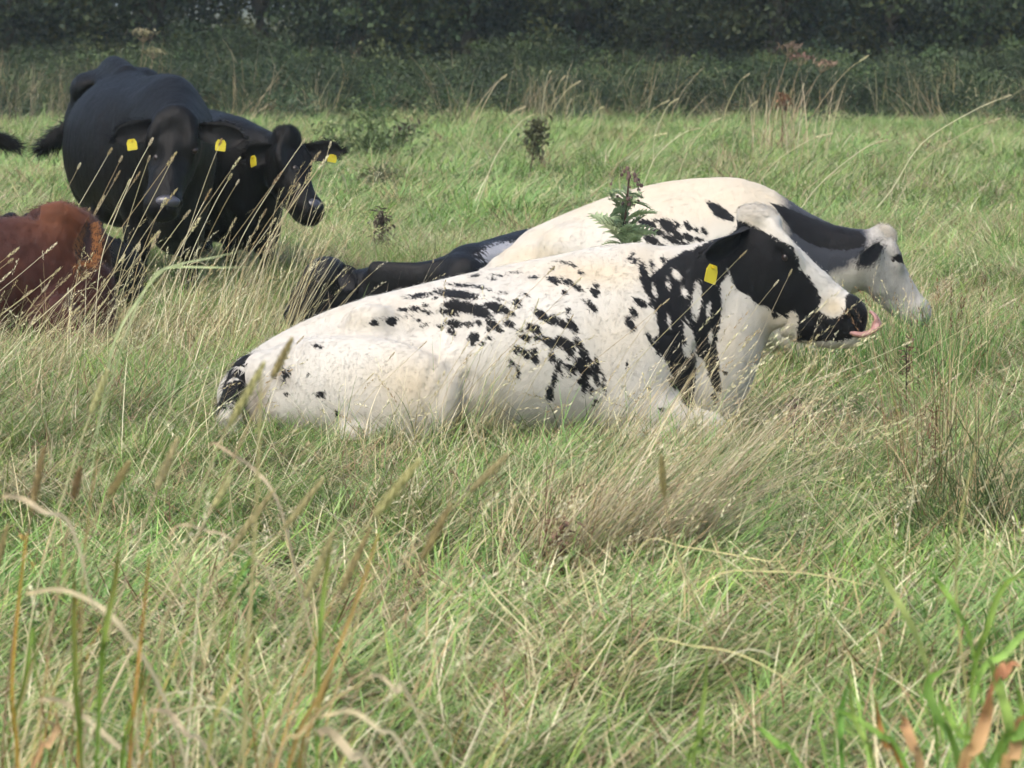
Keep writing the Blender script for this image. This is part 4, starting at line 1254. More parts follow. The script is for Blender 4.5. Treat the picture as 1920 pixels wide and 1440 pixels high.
def build_meadow():
    r = np.random.default_rng(21)
    src = []
    near_k = ((.44, .22, .14, .20), (.36, .28, .20, .16), (.26, .36, .28, .10), (.16, .36, .42, .06))
    for k in near_k:
        for _ in range(2):
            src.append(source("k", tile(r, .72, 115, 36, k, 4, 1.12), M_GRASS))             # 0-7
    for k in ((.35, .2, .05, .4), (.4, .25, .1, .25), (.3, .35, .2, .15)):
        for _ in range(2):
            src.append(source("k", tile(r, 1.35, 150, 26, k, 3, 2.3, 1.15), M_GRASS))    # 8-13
    G, S = GREENS, STRAWS
    for k in range(4):      # 14-17 thin flowering stalks leaning right
        v, f, c, tip = blades(r, 8, .20, (.28, .55), (.1, .6), (.15, .9), (.0014, .0022), S[:5], az=0, spread=.5, rows=6)
        tips = v.reshape(8, 12, 3)[:, -1]; prev = v.reshape(8, 12, 3)[:, -3]
        src.append(source("k", [(v, f, c), heads(r, tips, tips - prev, (.05, .09), (.004, .007), S, 10)], M_GRASS))
    for k in range(2):      # 18-19 broad-leaved weeds
        src.append(source("k", [blades(r, 16, .10, (.07, .15), (.4, 1.0), (.3, 1.2), (.012, .022), G[:3])[:3]], M_GRASS))
    for k in ((.40, .34, .14, .12), (.30, .40, .20, .10), (.20, .38, .36, .06)):    # 20-25 the nearest, with broader leaves
        for _ in range(2):
            src.append(source("k", [(v, f, np.clip(c * np.array([1.13, 1.14, 1.10]), 0, 1)) for v, f, c in tile(r, .72, 84, 32, k, 4, 1.5, .95, .9)], M_GRASS))
    P, I, RZ, SCL = [], [], [], []
    def lay(y0, y1, step, fn, slope=.146, pad=1.5):
        y = y0
        while y < y1:
            w = slope * y + pad
            xs = np.arange(-w, w + step, step) + r.uniform(-.3, .3) * step
            for x in xs:
                X, Y = x + r.uniform(-.18, .18) * step, y + r.uniform(-.18, .18) * step
                fn(X, Y)
            y += step
    def dryness(x, y):
        X, Y = 960 + x / y * F_PX, 11200 / y
        d = .34 + .7 * (vnoise(x, y * .7, .8, 1) - .5) + .5 * (vnoise(x, y * .6, .3, 2) - .5)
        d += .40 * math.exp(-(((X - 330) / 330) ** 2 + ((Y - 720) / 150) ** 2))
        d += .30 * math.exp(-(((X - 1250) / 260) ** 2 + ((Y - 1000) / 130) ** 2))
        return float(d - .35 * min(1, max(0, (y - 26) / 14)))
    def near(x, y):
        k = int(np.clip(dryness(x, y) * 4 + r.normal(0, .5), 0, 3))
        P.append((x, y)); I.append(2 * k + r.integers(0, 2) if y > 11.3 + r.normal(0, .5) else 20 + 2 * min(k, 2) + r.integers(0, 2)); RZ.append(r.normal(.1, .85) if k else r.uniform(0, 6.28)); SCL.append(r.uniform(.9, 1.15) * (.66 if 12.2 < y < 13.7 and -1.3 < x < .6 else 1))
    def far(x, y):
        k = int(np.clip(dryness(x, y) * 3.2 + r.normal(0, .5), 0, 2))
        P.append((x, y)); I.append(8 + 2 * k + r.integers(0, 2)); RZ.append(r.uniform(-.6, .6)); SCL.append(r.uniform(.9, 1.15) * (1 - .2 * min(1, max(0, (y - 40) / 12))))
    lay(3.4, 25.5, .78, near)
    lay(25.5, 53.5, 1.55, far)
    n = 900
    y = 3.6 + (48 - 3.6) * r.uniform(0, 1, n) ** 1.1; x = r.uniform(-1, 1, n) * (.146 * y + 1.5)
    ok = ~occupied(np.c_[x, y], .12)
    for a, b in zip(x[ok], y[ok]):
        d = dryness(a, b)
        if r.uniform() < .25 + .75 * d:
            P.append((a, b)); RZ.append(r.normal(.2, .5)); SCL.append(r.uniform(.7, 1.25))
            I.append(r.integers(14, 18) if r.uniform() < .9 or b > 14 else r.integers(18, 20))
    P = np.array(P)
    pts = np.c_[P, ground_z(P[:, 0], P[:, 1]) - .005]
    n = len(P)
    rot = np.c_[r.normal(0, .015, n), r.normal(0, .015, n), RZ]
    scatter("meadow_grass", pts, rot, SCL, I, src, M_GRASS, "green and straw coloured meadow grass covering the field", "grass")
build_meadow()

# ------------------------------------------------------------------ the wood and the brambles before it
M_BARK = None
def build_wood():
    global M_BARK
    t = NT("bark")
    pos = t.n("ShaderNodeTexCoord").outputs["Object"]
    n = t.noise(t.mapping(pos, (14, 14, 3)), 1.0, 5.0)
    M_BARK = t.done(t.bsdf(t.mix(n, srgb(40, 36, 30), srgb(84, 78, 66)), .9, bump=n, bump_d=.03, bump_s=.7, spec=.1))
    r = np.random.default_rng(31)
    DK = [srgb(*c) for c in ((50, 64, 44), (42, 56, 42), (60, 72, 48), (54, 64, 54), (68, 80, 52), (82, 86, 50))]
    def leaf_cloud(centres, radii, per, size, cols):
        n = len(centres) * per
        c = np.repeat(centres, per, 0); rr = np.repeat(radii, per)
        d = r.normal(0, 1, (n, 3)); d /= np.linalg.norm(d, axis=1, keepdims=True)
        p = c + d * (rr * r.uniform(.35, 1.0, n) ** .6)[:, None] * np.array([1, 1, .8])
        a = r.normal(0, 1, (n, 3)) + np.array([0, 0, -.5]); a /= np.linalg.norm(a, axis=1, keepdims=True)
        b = np.cross(a, r.normal(0, 1, (n, 3))); b /= np.linalg.norm(b, axis=1, keepdims=True)
        s = r.uniform(*size, (n, 1))
        V = np.stack([p, p + a * s * .5 + b * s * .32, p + a * s, p + a * s * .5 - b * s * .32], 1).reshape(-1, 3)
        cc = np.repeat(np.array(cols)[r.integers(0, len(cols), len(centres))], per, 0) * r.uniform(.7, 1.3, (n, 1))
        return V, np.arange(n * 4).reshape(-1, 4), np.repeat(cc, 4, 0)
    crowns, trunks = [], []
    for k in range(3):
        m = 150
        u = r.normal(0, 1, (m, 3)); u /= np.linalg.norm(u, axis=1, keepdims=True)
        c = u * (r.uniform(.3, 1, (m, 1)) ** .5) * np.array([1.55, 1.35, 3.0]) + np.array([0, 0, 3.5])
        c = c[c[:, 2] > .25]
        low = np.c_[r.uniform(-1.4, 1.4, 40), r.uniform(-1.2, .9, 40), r.uniform(.3, 2.2, 40)]
        c = np.vstack([c, low])
        V, Fq, C = leaf_cloud(c, r.uniform(.28, .55, len(c)), 95, (.05, .105), DK)
        o = mesh_obj("crown", V, Fq, M_WOODLEAF, None, True, {"col": C}); SC.collection.objects.unlink(o)
        crowns.append(o)
        P = crom([(0, 0, -.1), (.06 * (k - 1), .02, 1.2), (.16 * (1 - k), -.05, 3.0), (.1, .05, 5.6)], 4)
        V, Fc = tube(P, np.linspace(.16, .03, len(P)), 8); Fc = list(Fc)
        for q in range(7):
            z = r.uniform(.9, 4.2); an = r.uniform(0, 6.28); ln = r.uniform(.8, 1.5)
            b0 = np.array([0.05, 0, z]); b1 = b0 + np.array([math.cos(an) * ln * .5, math.sin(an) * ln * .5, ln * .4]); b2 = b1 + np.array([math.cos(an + .3) * ln * .6, math.sin(an + .3) * ln * .6, ln * .15])
            v, f = tube(crom([b0, b1, b2], 3), np.linspace(.05, .012, 7), 6)
            o_ = len(V); V = np.vstack([V, v]); Fc += [tuple(i + o_ for i in ff) for ff in f]
        o = mesh_obj("trunk", V, Fc, M_BARK, None, True); SC.collection.objects.unlink(o)
        trunks.append(o)
    xs = np.linspace(-7.2, 7.2, 10)
    ords = ('first', 'second', 'third', 'fourth', 'fifth', 'sixth', 'seventh', 'eighth', 'ninth', 'last')
    for i, x in enumerate(xs):
        y = 56.6 + r.uniform(-.5, .6)
        root = thing("hedge_tree", (x + r.uniform(-.25, .25), y, .08), "%s dark leafy tree from the left in the shady row behind the meadow" % ords[i], "tree", "trees of the dark wood")
        root.rotation_euler.z = r.uniform(-.6, .6)
        s = r.uniform(.9, 1.2); root.scale = (s, s, s)
        k = i % 3
        a = crowns[k].copy(); link(a, root); a.name = "crown"
        a = trunks[k].copy(); link(a, root); a.name = "trunk"
    n = 76
    pts = np.c_[np.r_[-10.6, -12.2, -9.2, 9.2, 10.8, 12.4, r.uniform(-15, 15, n - 6)], np.r_[57, 57.5, 57, 57, 57.5, 57, r.uniform(58.5, 61.5, 24), r.uniform(62, 68, n - 30)], np.zeros(n) + .05]
    kinds = []
    for k in range(3):
        o = crowns[k].copy(); kinds.append(o)
    scatter("woodland", pts, np.c_[np.zeros(n), np.zeros(n), r.uniform(0, 6.28, n)], r.uniform(1.1, 1.6, n), r.integers(0, 3, n), kinds, M_WOODLEAF,
            "deep dark wood behind the first row of trees", "wood")
    # brambles
    BR = [srgb(*c) for c in ((70, 86, 56), (62, 78, 52), (82, 96, 60), (74, 86, 64), (98, 106, 70), (54, 68, 44))]
    src = []
    for k in range(4):
        c = np.c_[r.uniform(-.4, .4, 12), r.uniform(-.35, .35, 12), r.uniform(.05, .42, 12)]
        mul = ((.8, .82, .8), (1.0, 1.08, .95), (1.15, 1.15, 1.1), (.62, .68, .62))[k]
        src.append(source("k", [leaf_cloud(c, r.uniform(.14, .24, 12), 80, (.03, .055), [np.array(q) * np.array(mul) for q in BR])], M_LEAF))
    for k in range(2):
        src.append(source("k", [blades(r, 40, .25, (.4, .9), (.05, .5), (.1, .9), (.004, .009), BR[2:5] + STRAWS[3:5])[:3]], M_LEAF))
    n = 1500
    x = r.uniform(-11.5, 11.5, n); y = r.uniform(50.4, 55.4, n)
    hgt = (.05 + 1.9 * np.clip(vnoise(x, y * .5, .5, 8) - .12, 0, 1) ** 1.5) * np.clip((y - 50.0) / 2.2, .05, 1)
    hgt *= np.where(x < -4.6, .55, 1)
    z = r.uniform(0, 1, n) * hgt * .95
    pn = vnoise(x, y + 20, .7, 12) + r.normal(0, .16, n)
    idx = np.where(r.uniform(0, 1, n) < .04, r.integers(4, 6, n), np.where(pn < .35, 3, np.where(pn < .5, 0, np.where(pn < .68, 1, 2))))
    idx = np.where((y < 51.6) & (r.uniform(0, 1, n) < .2), r.integers(4, 6, n), idx)
    z = np.where(idx >= 4, z * .4, z)
    m2 = 110
    x = np.r_[x, r.uniform(-9, 9, m2)]; y = np.r_[y, 50.6 - 4.5 * r.uniform(0, 1, m2) ** 2]; z = np.r_[z, np.zeros(m2)]
    idx = np.r_[idx, np.where(r.uniform(0, 1, m2) < .55, r.integers(4, 6, m2), r.integers(0, 4, m2))]; n += m2
    z[-m2:] = np.where(idx[-m2:] < 4, -.12, 0)
    edge = .5 * np.sin(x * .8) + .3 * np.sin(x * 2.1)
    scatter("bramble_thicket", np.c_[x, y + edge * .5, z], np.c_[r.normal(0, .3, n), r.normal(0, .3, n), r.uniform(0, 6.28, n)], r.uniform(.5, 1.25, n), idx, src, M_LEAF,
            "tangled grey green brambles along the edge of the wood", "brambles")
build_wood()

# ------------------------------------------------------------------ single plants
def plant_mesh(name, parent, parts, mat):
    V, Fq, C = merge(*parts)
    return mesh_obj(name, V, Fq, mat, parent, True, {"col": C})

def strip(P, W, col, fold=.35, up=(0, 0, 1)):
    """a leaf blade along the points P with widths W, folded along its midrib"""
    P = np.array(P, float); n = len(P); V = []
    up = np.array(up, float)
    for i in range(n):
        T = P[min(i + 1, n - 1)] - P[max(i - 1, 0)]; T /= np.linalg.norm(T) + 1e-9
        S = np.cross(T, up); S /= np.linalg.norm(S) + 1e-9; U = np.cross(S, T)
        V += [P[i] - S * W[i] * .5 + U * W[i] * fold, P[i], P[i] + S * W[i] * .5 + U * W[i] * fold]
    Fq = []
    for i in range(n - 1):
        a = 3 * i
        Fq += [(a, a + 1, a + 4, a + 3), (a + 1, a + 2, a + 5, a + 4)]
    C = np.tile(np.array(col), (len(V), 1)) if np.ndim(col) == 1 else np.repeat(np.array(col), 3, 0)
    return np.array(V), np.array(Fq), C

def rod(P, R, col, sides=5):
    V, Fc = tube(P, R, sides)
    quads = np.array([f for f in Fc if len(f) == 4])
    return V, quads, np.tile(np.array(col), (len(V), 1))

def stalk(tip, depth, lean, bend, label, group, col=STRAWS[0], head_len=.08, head_w=.006, r0=.0016, leaf=True, hcol=None, seed=0, name="grass_stalk", nsp=22, arch=0.0):
    """one flowering grass stalk: stem, seed head, a dry leaf; tip = photo pixel of the head's end"""
    r = np.random.default_rng(seed + 1000)
    tp = px(*tip, depth)
    gz = float(ground_z(tp[0] - lean * tp[2], depth))
    root_p = np.array([tp[0] - lean * tp[2], depth + r.uniform(-.1, .1), gz - .02])
    t = thing(name, tuple(root_p), label, "grass stalk", group)
    e = tp - root_p
    mid = e * .5 + np.array([-bend * e[2] * .5, 0, bend * abs(e[0]) * .3 + arch * .5])
    pre = e * .82 + np.array([-bend * e[2] * .28, 0, arch])
    P = crom([np.zeros(3), e * .25 + np.array([-bend * e[2] * .32, 0, 0]), mid, pre, e], 5)
    n = len(P)
    k = max(3, int(n * max(.3, 1 - head_len / max(.1, np.linalg.norm(e)))))
    C = np.array(col) * r.uniform(.85, 1.1)
    plant_mesh("stem", t, [rod(P[:k + 1] if k + 1 < n else P, np.linspace(r0, r0 * .6, min(k + 1, n)), C)], M_STALK)
    d = P[-1] - P[k - 1]
    hl = np.linalg.norm(P[-1] - P[min(k, n - 2)])
    hv = []
    pos = P[min(k, n - 2):]
    V, Fq, CC = [], [], []
    hc = np.array(hcol if hcol is not None else col)
    for q in range(nsp):
        f = q / nsp; i = f * (len(pos) - 1); a = int(i); p = pos[a] + (pos[min(a + 1, len(pos) - 1)] - pos[a]) * (i - a)
        T = pos[min(a + 1, len(pos) - 1)] - pos[a]; T = T / (np.linalg.norm(T) + 1e-9)
        x = np.cross(T, [0.1, 1, 0]); x /= np.linalg.norm(x) + 1e-9; y = np.cross(T, x)
        o = math.cos(q * 2.4) * x + math.sin(q * 2.4) * y
        env = .35 + math.sin(math.pi * min(1, f + .1)) * .8
        ee = p + T * hl * .17 + o * head_w * env; s = np.cross(T, o) * head_w * .45
        b = len(V); V += [p - T * .002, (p + ee) / 2 + s + o * head_w * .25, ee, (p + ee) / 2 - s]; Fq.append((b, b + 1, b + 2, b + 3))
        cc = hc * r.uniform(.75, 1.2); CC += [cc] * 4
    mesh_obj("seed_head", np.array(V), np.array(Fq), M_STALK, t, True, {"col": np.clip(np.array(CC), 0, 1)})
    if leaf:
        j = max(1, int(k * r.uniform(.25, .6))); s = 1 if r.uniform() < .7 else -1
        Ll = r.uniform(.12, .26)
        p0 = P[j]
        LP = [p0 + np.array([s * Ll * q * .8, r.normal(0, .01), Ll * (.7 * q - .95 * q * q)]) for q in np.linspace(0, 1, 7)]
        plant_mesh("leaf", t, [strip(LP, r0 * 3.2 * np.array([.5, 1, 1.1, 1, .8, .5, .1]), np.array(STRAWS[r.integers(0, 5)]))], M_STALK)
    return t

def number_from_left(group, pattern):
    names = ('first', 'second', 'third', 'fourth', 'fifth', 'sixth', 'seventh', 'eighth', 'ninth', 'tenth', 'eleventh', 'twelfth', 'thirteenth', 'fourteenth', 'fifteenth', 'sixteenth', 'seventeenth', 'eighteenth', 'nineteenth', 'twentieth')
    obs = [o for o in bpy.data.objects if o.get("group") == group and o.parent is None]
    def tipx(o):
        sd = [c for c in o.children if c.name.startswith("seed_head")]
        c = sd[0] if sd else o
        v = np.mean([tuple(q.co) for q in c.data.vertices], axis=0) + np.array(o.location)
        return v[0] / v[1]
    for k, o in enumerate(sorted(obs, key=tipx)):
        o["label"] = pattern % names[k]

def z3(x, y): return x / 2.6667, 60 + y / 2.6667

def build_stalks():
    r = np.random.default_rng(77)
    i = 0
    lab = "dry grass stalk with a seed head rising in front of the standing black cattle"
    for q in ((403, 655), (560, 580), (612, 620), (600, 695), (652, 735), (750, 618), (765, 530), (882, 602), (868, 625), (1110, 532), (1200, 628), (1160, 708), (1196, 738), (884, 786), (950, 892), (1332, 885), (1528, 532), (1600, 600),
              (1655, 548), (1622, 640), (800, 1000), (1055, 785), (830, 830), (620, 1110), (700, 1060), (795, 995), (1380, 930), (1410, 700), (1500, 760), (1560, 700), (1640, 620), (450, 880), (520, 820), (700, 700), (1000, 930), (1180, 930)):
        i += 1
        stalk(z3(*q), r.uniform(16.3, 18.2), r.uniform(.25, .75), r.uniform(-.05, .22), lab, "stalks before the black cattle", STRAWS[i % 5], r.uniform(.07, .13), r.uniform(.007, .010), .0022, seed=i, hcol=STRAWS[(i + 1) % 6], leaf=(i % 3 == 0))
    lab = "dry grass stalk with a bent seed head in front of the red brown heifer"
    for q in ((25, 485), (106, 456), (35, 465), (113, 503), (90, 534), (200, 560), (133, 514), (10, 365), (60, 545), (168, 512), (234, 478), (262, 455), (298, 434), (20, 510), (75, 590), (150, 575)):
        i += 1
        stalk(q, r.uniform(14.5, 16.0), r.uniform(.35, 1.1), r.uniform(0, .3), lab, "stalks before the heifer", STRAWS[i % 4], r.uniform(.06, .11), r.uniform(.006, .009), .0019, seed=i, hcol=STRAWS[i % 3], leaf=(i % 2 == 0))
    lab = "thin dry stalk leaning across the flank of the speckled cow"
    for q in ((1010, 560), (1040, 500), (985, 600), (1075, 590), (570, 630), (1090, 520), (960, 690), (905, 650), (800, 640), (740, 660), (1255, 560), (1485, 505), (1460, 525), (1400, 470), (1370, 640), (1330, 660), (1240, 570), (1420, 640), (1300, 700), (1180, 690), (880, 640), (700, 700)):
        i += 1
        stalk(q, r.uniform(12.2, 13.0), r.uniform(.3, .95), r.uniform(-.05, .25), lab, "stalks before the speckled cow", STRAWS[i % 5], r.uniform(.05, .09), r.uniform(.003, .005), .0011, seed=i, hcol=STRAWS[(i + 2) % 5], leaf=False)
    lab = "arching pale seed head standing out against the dark wood"
    for q, d, ln in (((950, 140), 34, .45), ((1060, 142), 36, .2), ((1033, 132), 36, .05), ((1088, 152), 35, .4), ((1255, 188), 33, .8), ((1312, 240), 30, .9), ((1350, 222), 32, .7), ((1628, 104), 30, .5), ((1895, 178), 28, 1.2),
                     ((1875, 222), 26, 1.1), ((1405, 138), 36, .25), ((1272, 185), 34, .3), ((1132, 200), 36, .2), ((985, 200), 30, .6), ((1000, 215), 28, .6), ((1420, 190), 33, .4), ((1250, 250), 28, 1.1), ((1665, 262), 25, 1.2), ((1560, 250), 27, 1.1)):
        i += 1
        stalk(q, d, ln, r.uniform(.1, .3), lab, "pale heads against the wood", STRAWS[i % 3], r.uniform(.12, .2), .012, .004, seed=i, leaf=False, hcol=STRAWS[0], arch=.06)
    lab = "tall pale stalk out of focus at the near edge of the meadow"
    for q, d, ln, col in (((490, 690), 6.2, .06, 1), ((545, 640), 6.6, .35, 3), ((150, 880), 6.4, .12, 5), ((240, 870), 6.2, .2, 3), ((330, 830), 6.4, .25, 4), ((600, 905), 6.3, .45, 1), ((840, 955), 5.8, .42, 3), ((780, 870), 6.0, .38, 1),
                          ((945, 858), 6.2, .55, 1), ((430, 900), 6.6, .5, 0), ((80, 850), 6.6, .1, 5), ((1240, 860), 7.0, -.5, 3), ((10, 1000), 6.0, .2, 3), ((200, 700), 7.5, .25, 0), ((690, 1000), 6.1, .3, 3), ((505, 930), 6.5, .3, 1), ((620, 1010), 6.0, .15, 1)):
        i += 1
        stalk(q, d, ln, r.uniform(.05, .3), lab, "blurred near stalks", STRAWS[col], r.uniform(.10, .2), r.uniform(.007, .010), .0024, seed=i, hcol=np.array(STRAWS[col]) * np.array([.95, 1.0, .9]), nsp=60)
    lab = "thin pale stalk leaning over the grass before the cow's chest"
    for q in ((1680, 690), (1500, 720), (1560, 700), (1600, 760), (1745, 755), (1690, 765), (1480, 770), (1760, 640), (1800, 700), (1850, 640), (1890, 600), (1710, 640), (1640, 690), (1660, 605), (1905, 560), (1890, 690)):
        i += 1
        stalk(q, r.uniform(11.5, 14.5), r.uniform(.5, 1.6), r.uniform(0, .3), lab, "stalks beside the cow's chest", STRAWS[i % 5], r.uniform(.07, .12), .005, .0013, seed=i, hcol=STRAWS[i % 3], leaf=False, arch=.02)
build_stalks()
number_from_left("stalks before the heifer", "%s from the left of the dry bent stalks in front of the heifer")
number_from_left("pale heads against the wood", "%s from the left of the arching pale seed heads against the dark wood")
number_from_left("blurred near stalks", "%s from the left of the tall blurred stalks at the meadow's near edge")
number_from_left("stalks beside the cow's chest", "%s from the left of the thin stalks leaning beside the speckled cow's chest")

def tussock(at, label, n, length, tilt, bend, az, spread, rad, cols, hcols, width=(.002, .0032), head_share=.5, name="grass_tussock", group=None, seed=0):
    r = np.random.default_rng(seed + 500)
    base = px(at[0], at[1], 11200 / at[1]); base[2] = float(ground_z(base[0], base[1]))
    t = thing(name, tuple(base), label, "tussock", group)
    v, f, c, _ = blades(r, n, rad, length, tilt, bend, width, cols, az=az, spread=spread, rows=7)
    o = mesh_obj("stems", v, f, M_STALK, t, True, {"col": c}); o["kind"] = "stuff"
    vv = v.reshape(n, 14, 3)
    sel = r.uniform(0, 1, n) < head_share
    if sel.any():
        hv = heads(r, vv[sel, -1], vv[sel, -1] - vv[sel, -3], (.05, .1), (.004, .007), hcols, 12)
        o = mesh_obj("seed_heads", hv[0], hv[1], M_STALK, t, True, {"col": np.clip(hv[2], 0, 1)}); o["kind"] = "stuff"
    return t

def build_tussocks():
    S, G, B = STRAWS, GREENS, BROWNS
    tussock((1130, 1075), "swept straw tussock in mid foreground, stems lodged towards the corner", 520, (.45, .95), (.5, 1.15), (.05, .4), .0, .33, .24, S[:3] + S[4:5], S, (.0024, .004), .25, seed=1)
    tussock((1010, 1090), "pale straw tussock standing just left of the swept one", 240, (.3, .55), (.2, .8), (.1, .7), .2, .8, .16, S[:5] + B[:1], S, (.002, .0034), .2, seed=2)
    tussock((470, 700), "tall straw tussock behind the speckled cow's rump", 110, (.45, .95), (.12, .55), (.05, .4), .1, .5, .16, S[:5], S[:4], (.0022, .0034), .55, seed=3)
    tussock((300, 690), "straw tussock between the heifer and the speckled cow's tail", 110, (.3, .7), (.1, .7), (.05, .6), .1, 1.0, .28, S[:5], S[:4], (.0022, .0034), .5, seed=4)
    tussock((400, 600), "straw tussock at the feet of the black cattle", 90, (.25, .5), (.1, .7), (.05, .6), .1, 1.0, .28, S[:5], S[:4], (.0026, .004), .5, seed=5)
    tussock((1850, 1020), "dark green tussock at the photo's right edge", 360, (.3, .62), (.0, .55), (.3, 1.5), 3.1, 2.5, .24, [srgb(70, 92, 50), srgb(84, 104, 58), srgb(98, 112, 66)] + S[3:4], S[3:], (.0022, .004), .12, seed=6)
    tussock((1760, 960), "brown stemmed tussock next to the dark green one", 90, (.35, .75), (.0, .3), (.0, .4), 1.6, 2.5, .14, B + S[3:], B, (.002, .0034), .5, seed=7)
    tussock((1080, 830), "green tussock hiding the speckled cow's belly", 260, (.2, .36), (.1, .8), (.4, 1.5), .2, 2.5, .28, [srgb(78, 104, 52), srgb(92, 120, 62), srgb(70, 94, 50)] + S[1:2], S, (.0024, .004), .1, seed=8)
    tussock((860, 850), "wispy straw tussock under the speckled cow's stifle", 110, (.25, .6), (.1, .6), (.1, .7), .1, .7, .14, S[:5] + G[:1], S[:4], (.0016, .0026), .4, seed=9)
    tussock((100, 740), "tangled straw tussock below the heifer's chest", 190, (.25, .6), (.2, 1.0), (.1, .7), .1, 1.0, .30, S[:5], S[:4], (.002, .0034), .45, seed=10)
    tussock((1150, 875), "leaning straw tussock before the speckled cow's foreleg", 130, (.3, .62), (.3, .9), (.1, .5), .1, .5, .2, S[:5], S[:4], (.0018, .003), .35, seed=11)
    tussock((1640, 735), "green tussock in front of the pale grey face", 420, (.24, .43), (.0, .4), (.1, .8), .2, 2.0, .34, [srgb(104, 138, 70), srgb(122, 152, 86), srgb(92, 124, 64)] + S[1:2], S, (.0026, .0044), .1, seed=20)
    tussock((1730, 745), "green tussock under the tip of the pale grey muzzle", 400, (.24, .43), (.0, .4), (.1, .8), .2, 2.0, .3, [srgb(104, 138, 70), srgb(122, 152, 86), srgb(92, 124, 64)] + S[1:2], S, (.0026, .0044), .1, seed=21)
    tussock((1275, 858), "green and straw tussock over the speckled cow's folded foreleg", 240, (.2, .40), (.1, .8), (.2, 1.2), .2, 2.0, .26, [srgb(104, 138, 70), srgb(122, 152, 86), srgb(92, 124, 64)] + S[:3], S, (.002, .0036), .15, seed=22)
    tussock((760, 868), "thin green and straw tussock along the speckled cow's thigh", 200, (.15, .34), (.1, .8), (.2, 1.2), .2, 2.0, .3, [srgb(104, 138, 70), srgb(122, 152, 86)] + S[:3], S, (.0018, .0034), .15, seed=23)
    O = [srgb(176, 140, 76), srgb(150, 116, 70), srgb(186, 170, 110), srgb(120, 138, 62)]
    tussock((120, 1760), "blurred orange straw tussock in the lower left corner", 46, (.35, .75), (.0, .45), (.05, .6), .2, 1.2, .22, S[:4] + O, S + O[:2], (.003, .0055), .4, seed=24)
    tussock((330, 1800), "blurred pale straw tussock at the lower edge near the corner reeds", 40, (.35, .75), (.0, .5), (.05, .6), .1, 1.0, .2, S[:4] + O, S, (.003, .005), .5, seed=25)
    tussock((600, 1780), "blurred leaning straw tussock at the lower edge beside the folded leaf", 44, (.4, .85), (.2, .7), (.05, .4), .05, .4, .2, S[:4] + O[:3], S, (.003, .005), .6, seed=26)
    tussock((1800, 1760), "blurred green tussock under the wide corner leaves", 60, (.25, .55), (.0, .6), (.1, .9), .2, 2.5, .28, [srgb(126, 160, 70), srgb(110, 150, 66), srgb(140, 170, 84)] + S[:1], S, (.004, .008), .1, seed=27)
    tussock((1480, 300), "tall yellowed tussock standing alone in the far meadow", 60, (.5, 1.0), (.05, .5), (.1, .5), .1, 1.4, .4, S[:5], S[:4], (.006, .01), .5, seed=12)
    tussock((60, 240), "pinkish reed tussock behind the tail of the big black cow", 90, (.4, 1.0), (.05, .4), (.1, .5), .1, 2.0, .8, [srgb(120, 116, 92), srgb(118, 104, 88), srgb(112, 116, 84)], [srgb(124, 106, 94)], (.006, .011), .6, seed=13)
    tussock((190, 230), "pinkish reed tussock above the back of the big black cow", 80, (.5, 1.2), (.05, .4), (.1, .5), .1, 2.0, .5, [srgb(122, 116, 94), srgb(116, 106, 88), srgb(110, 116, 84)], [srgb(126, 110, 98)], (.006, .011), .6, seed=14)
build_tussocks()

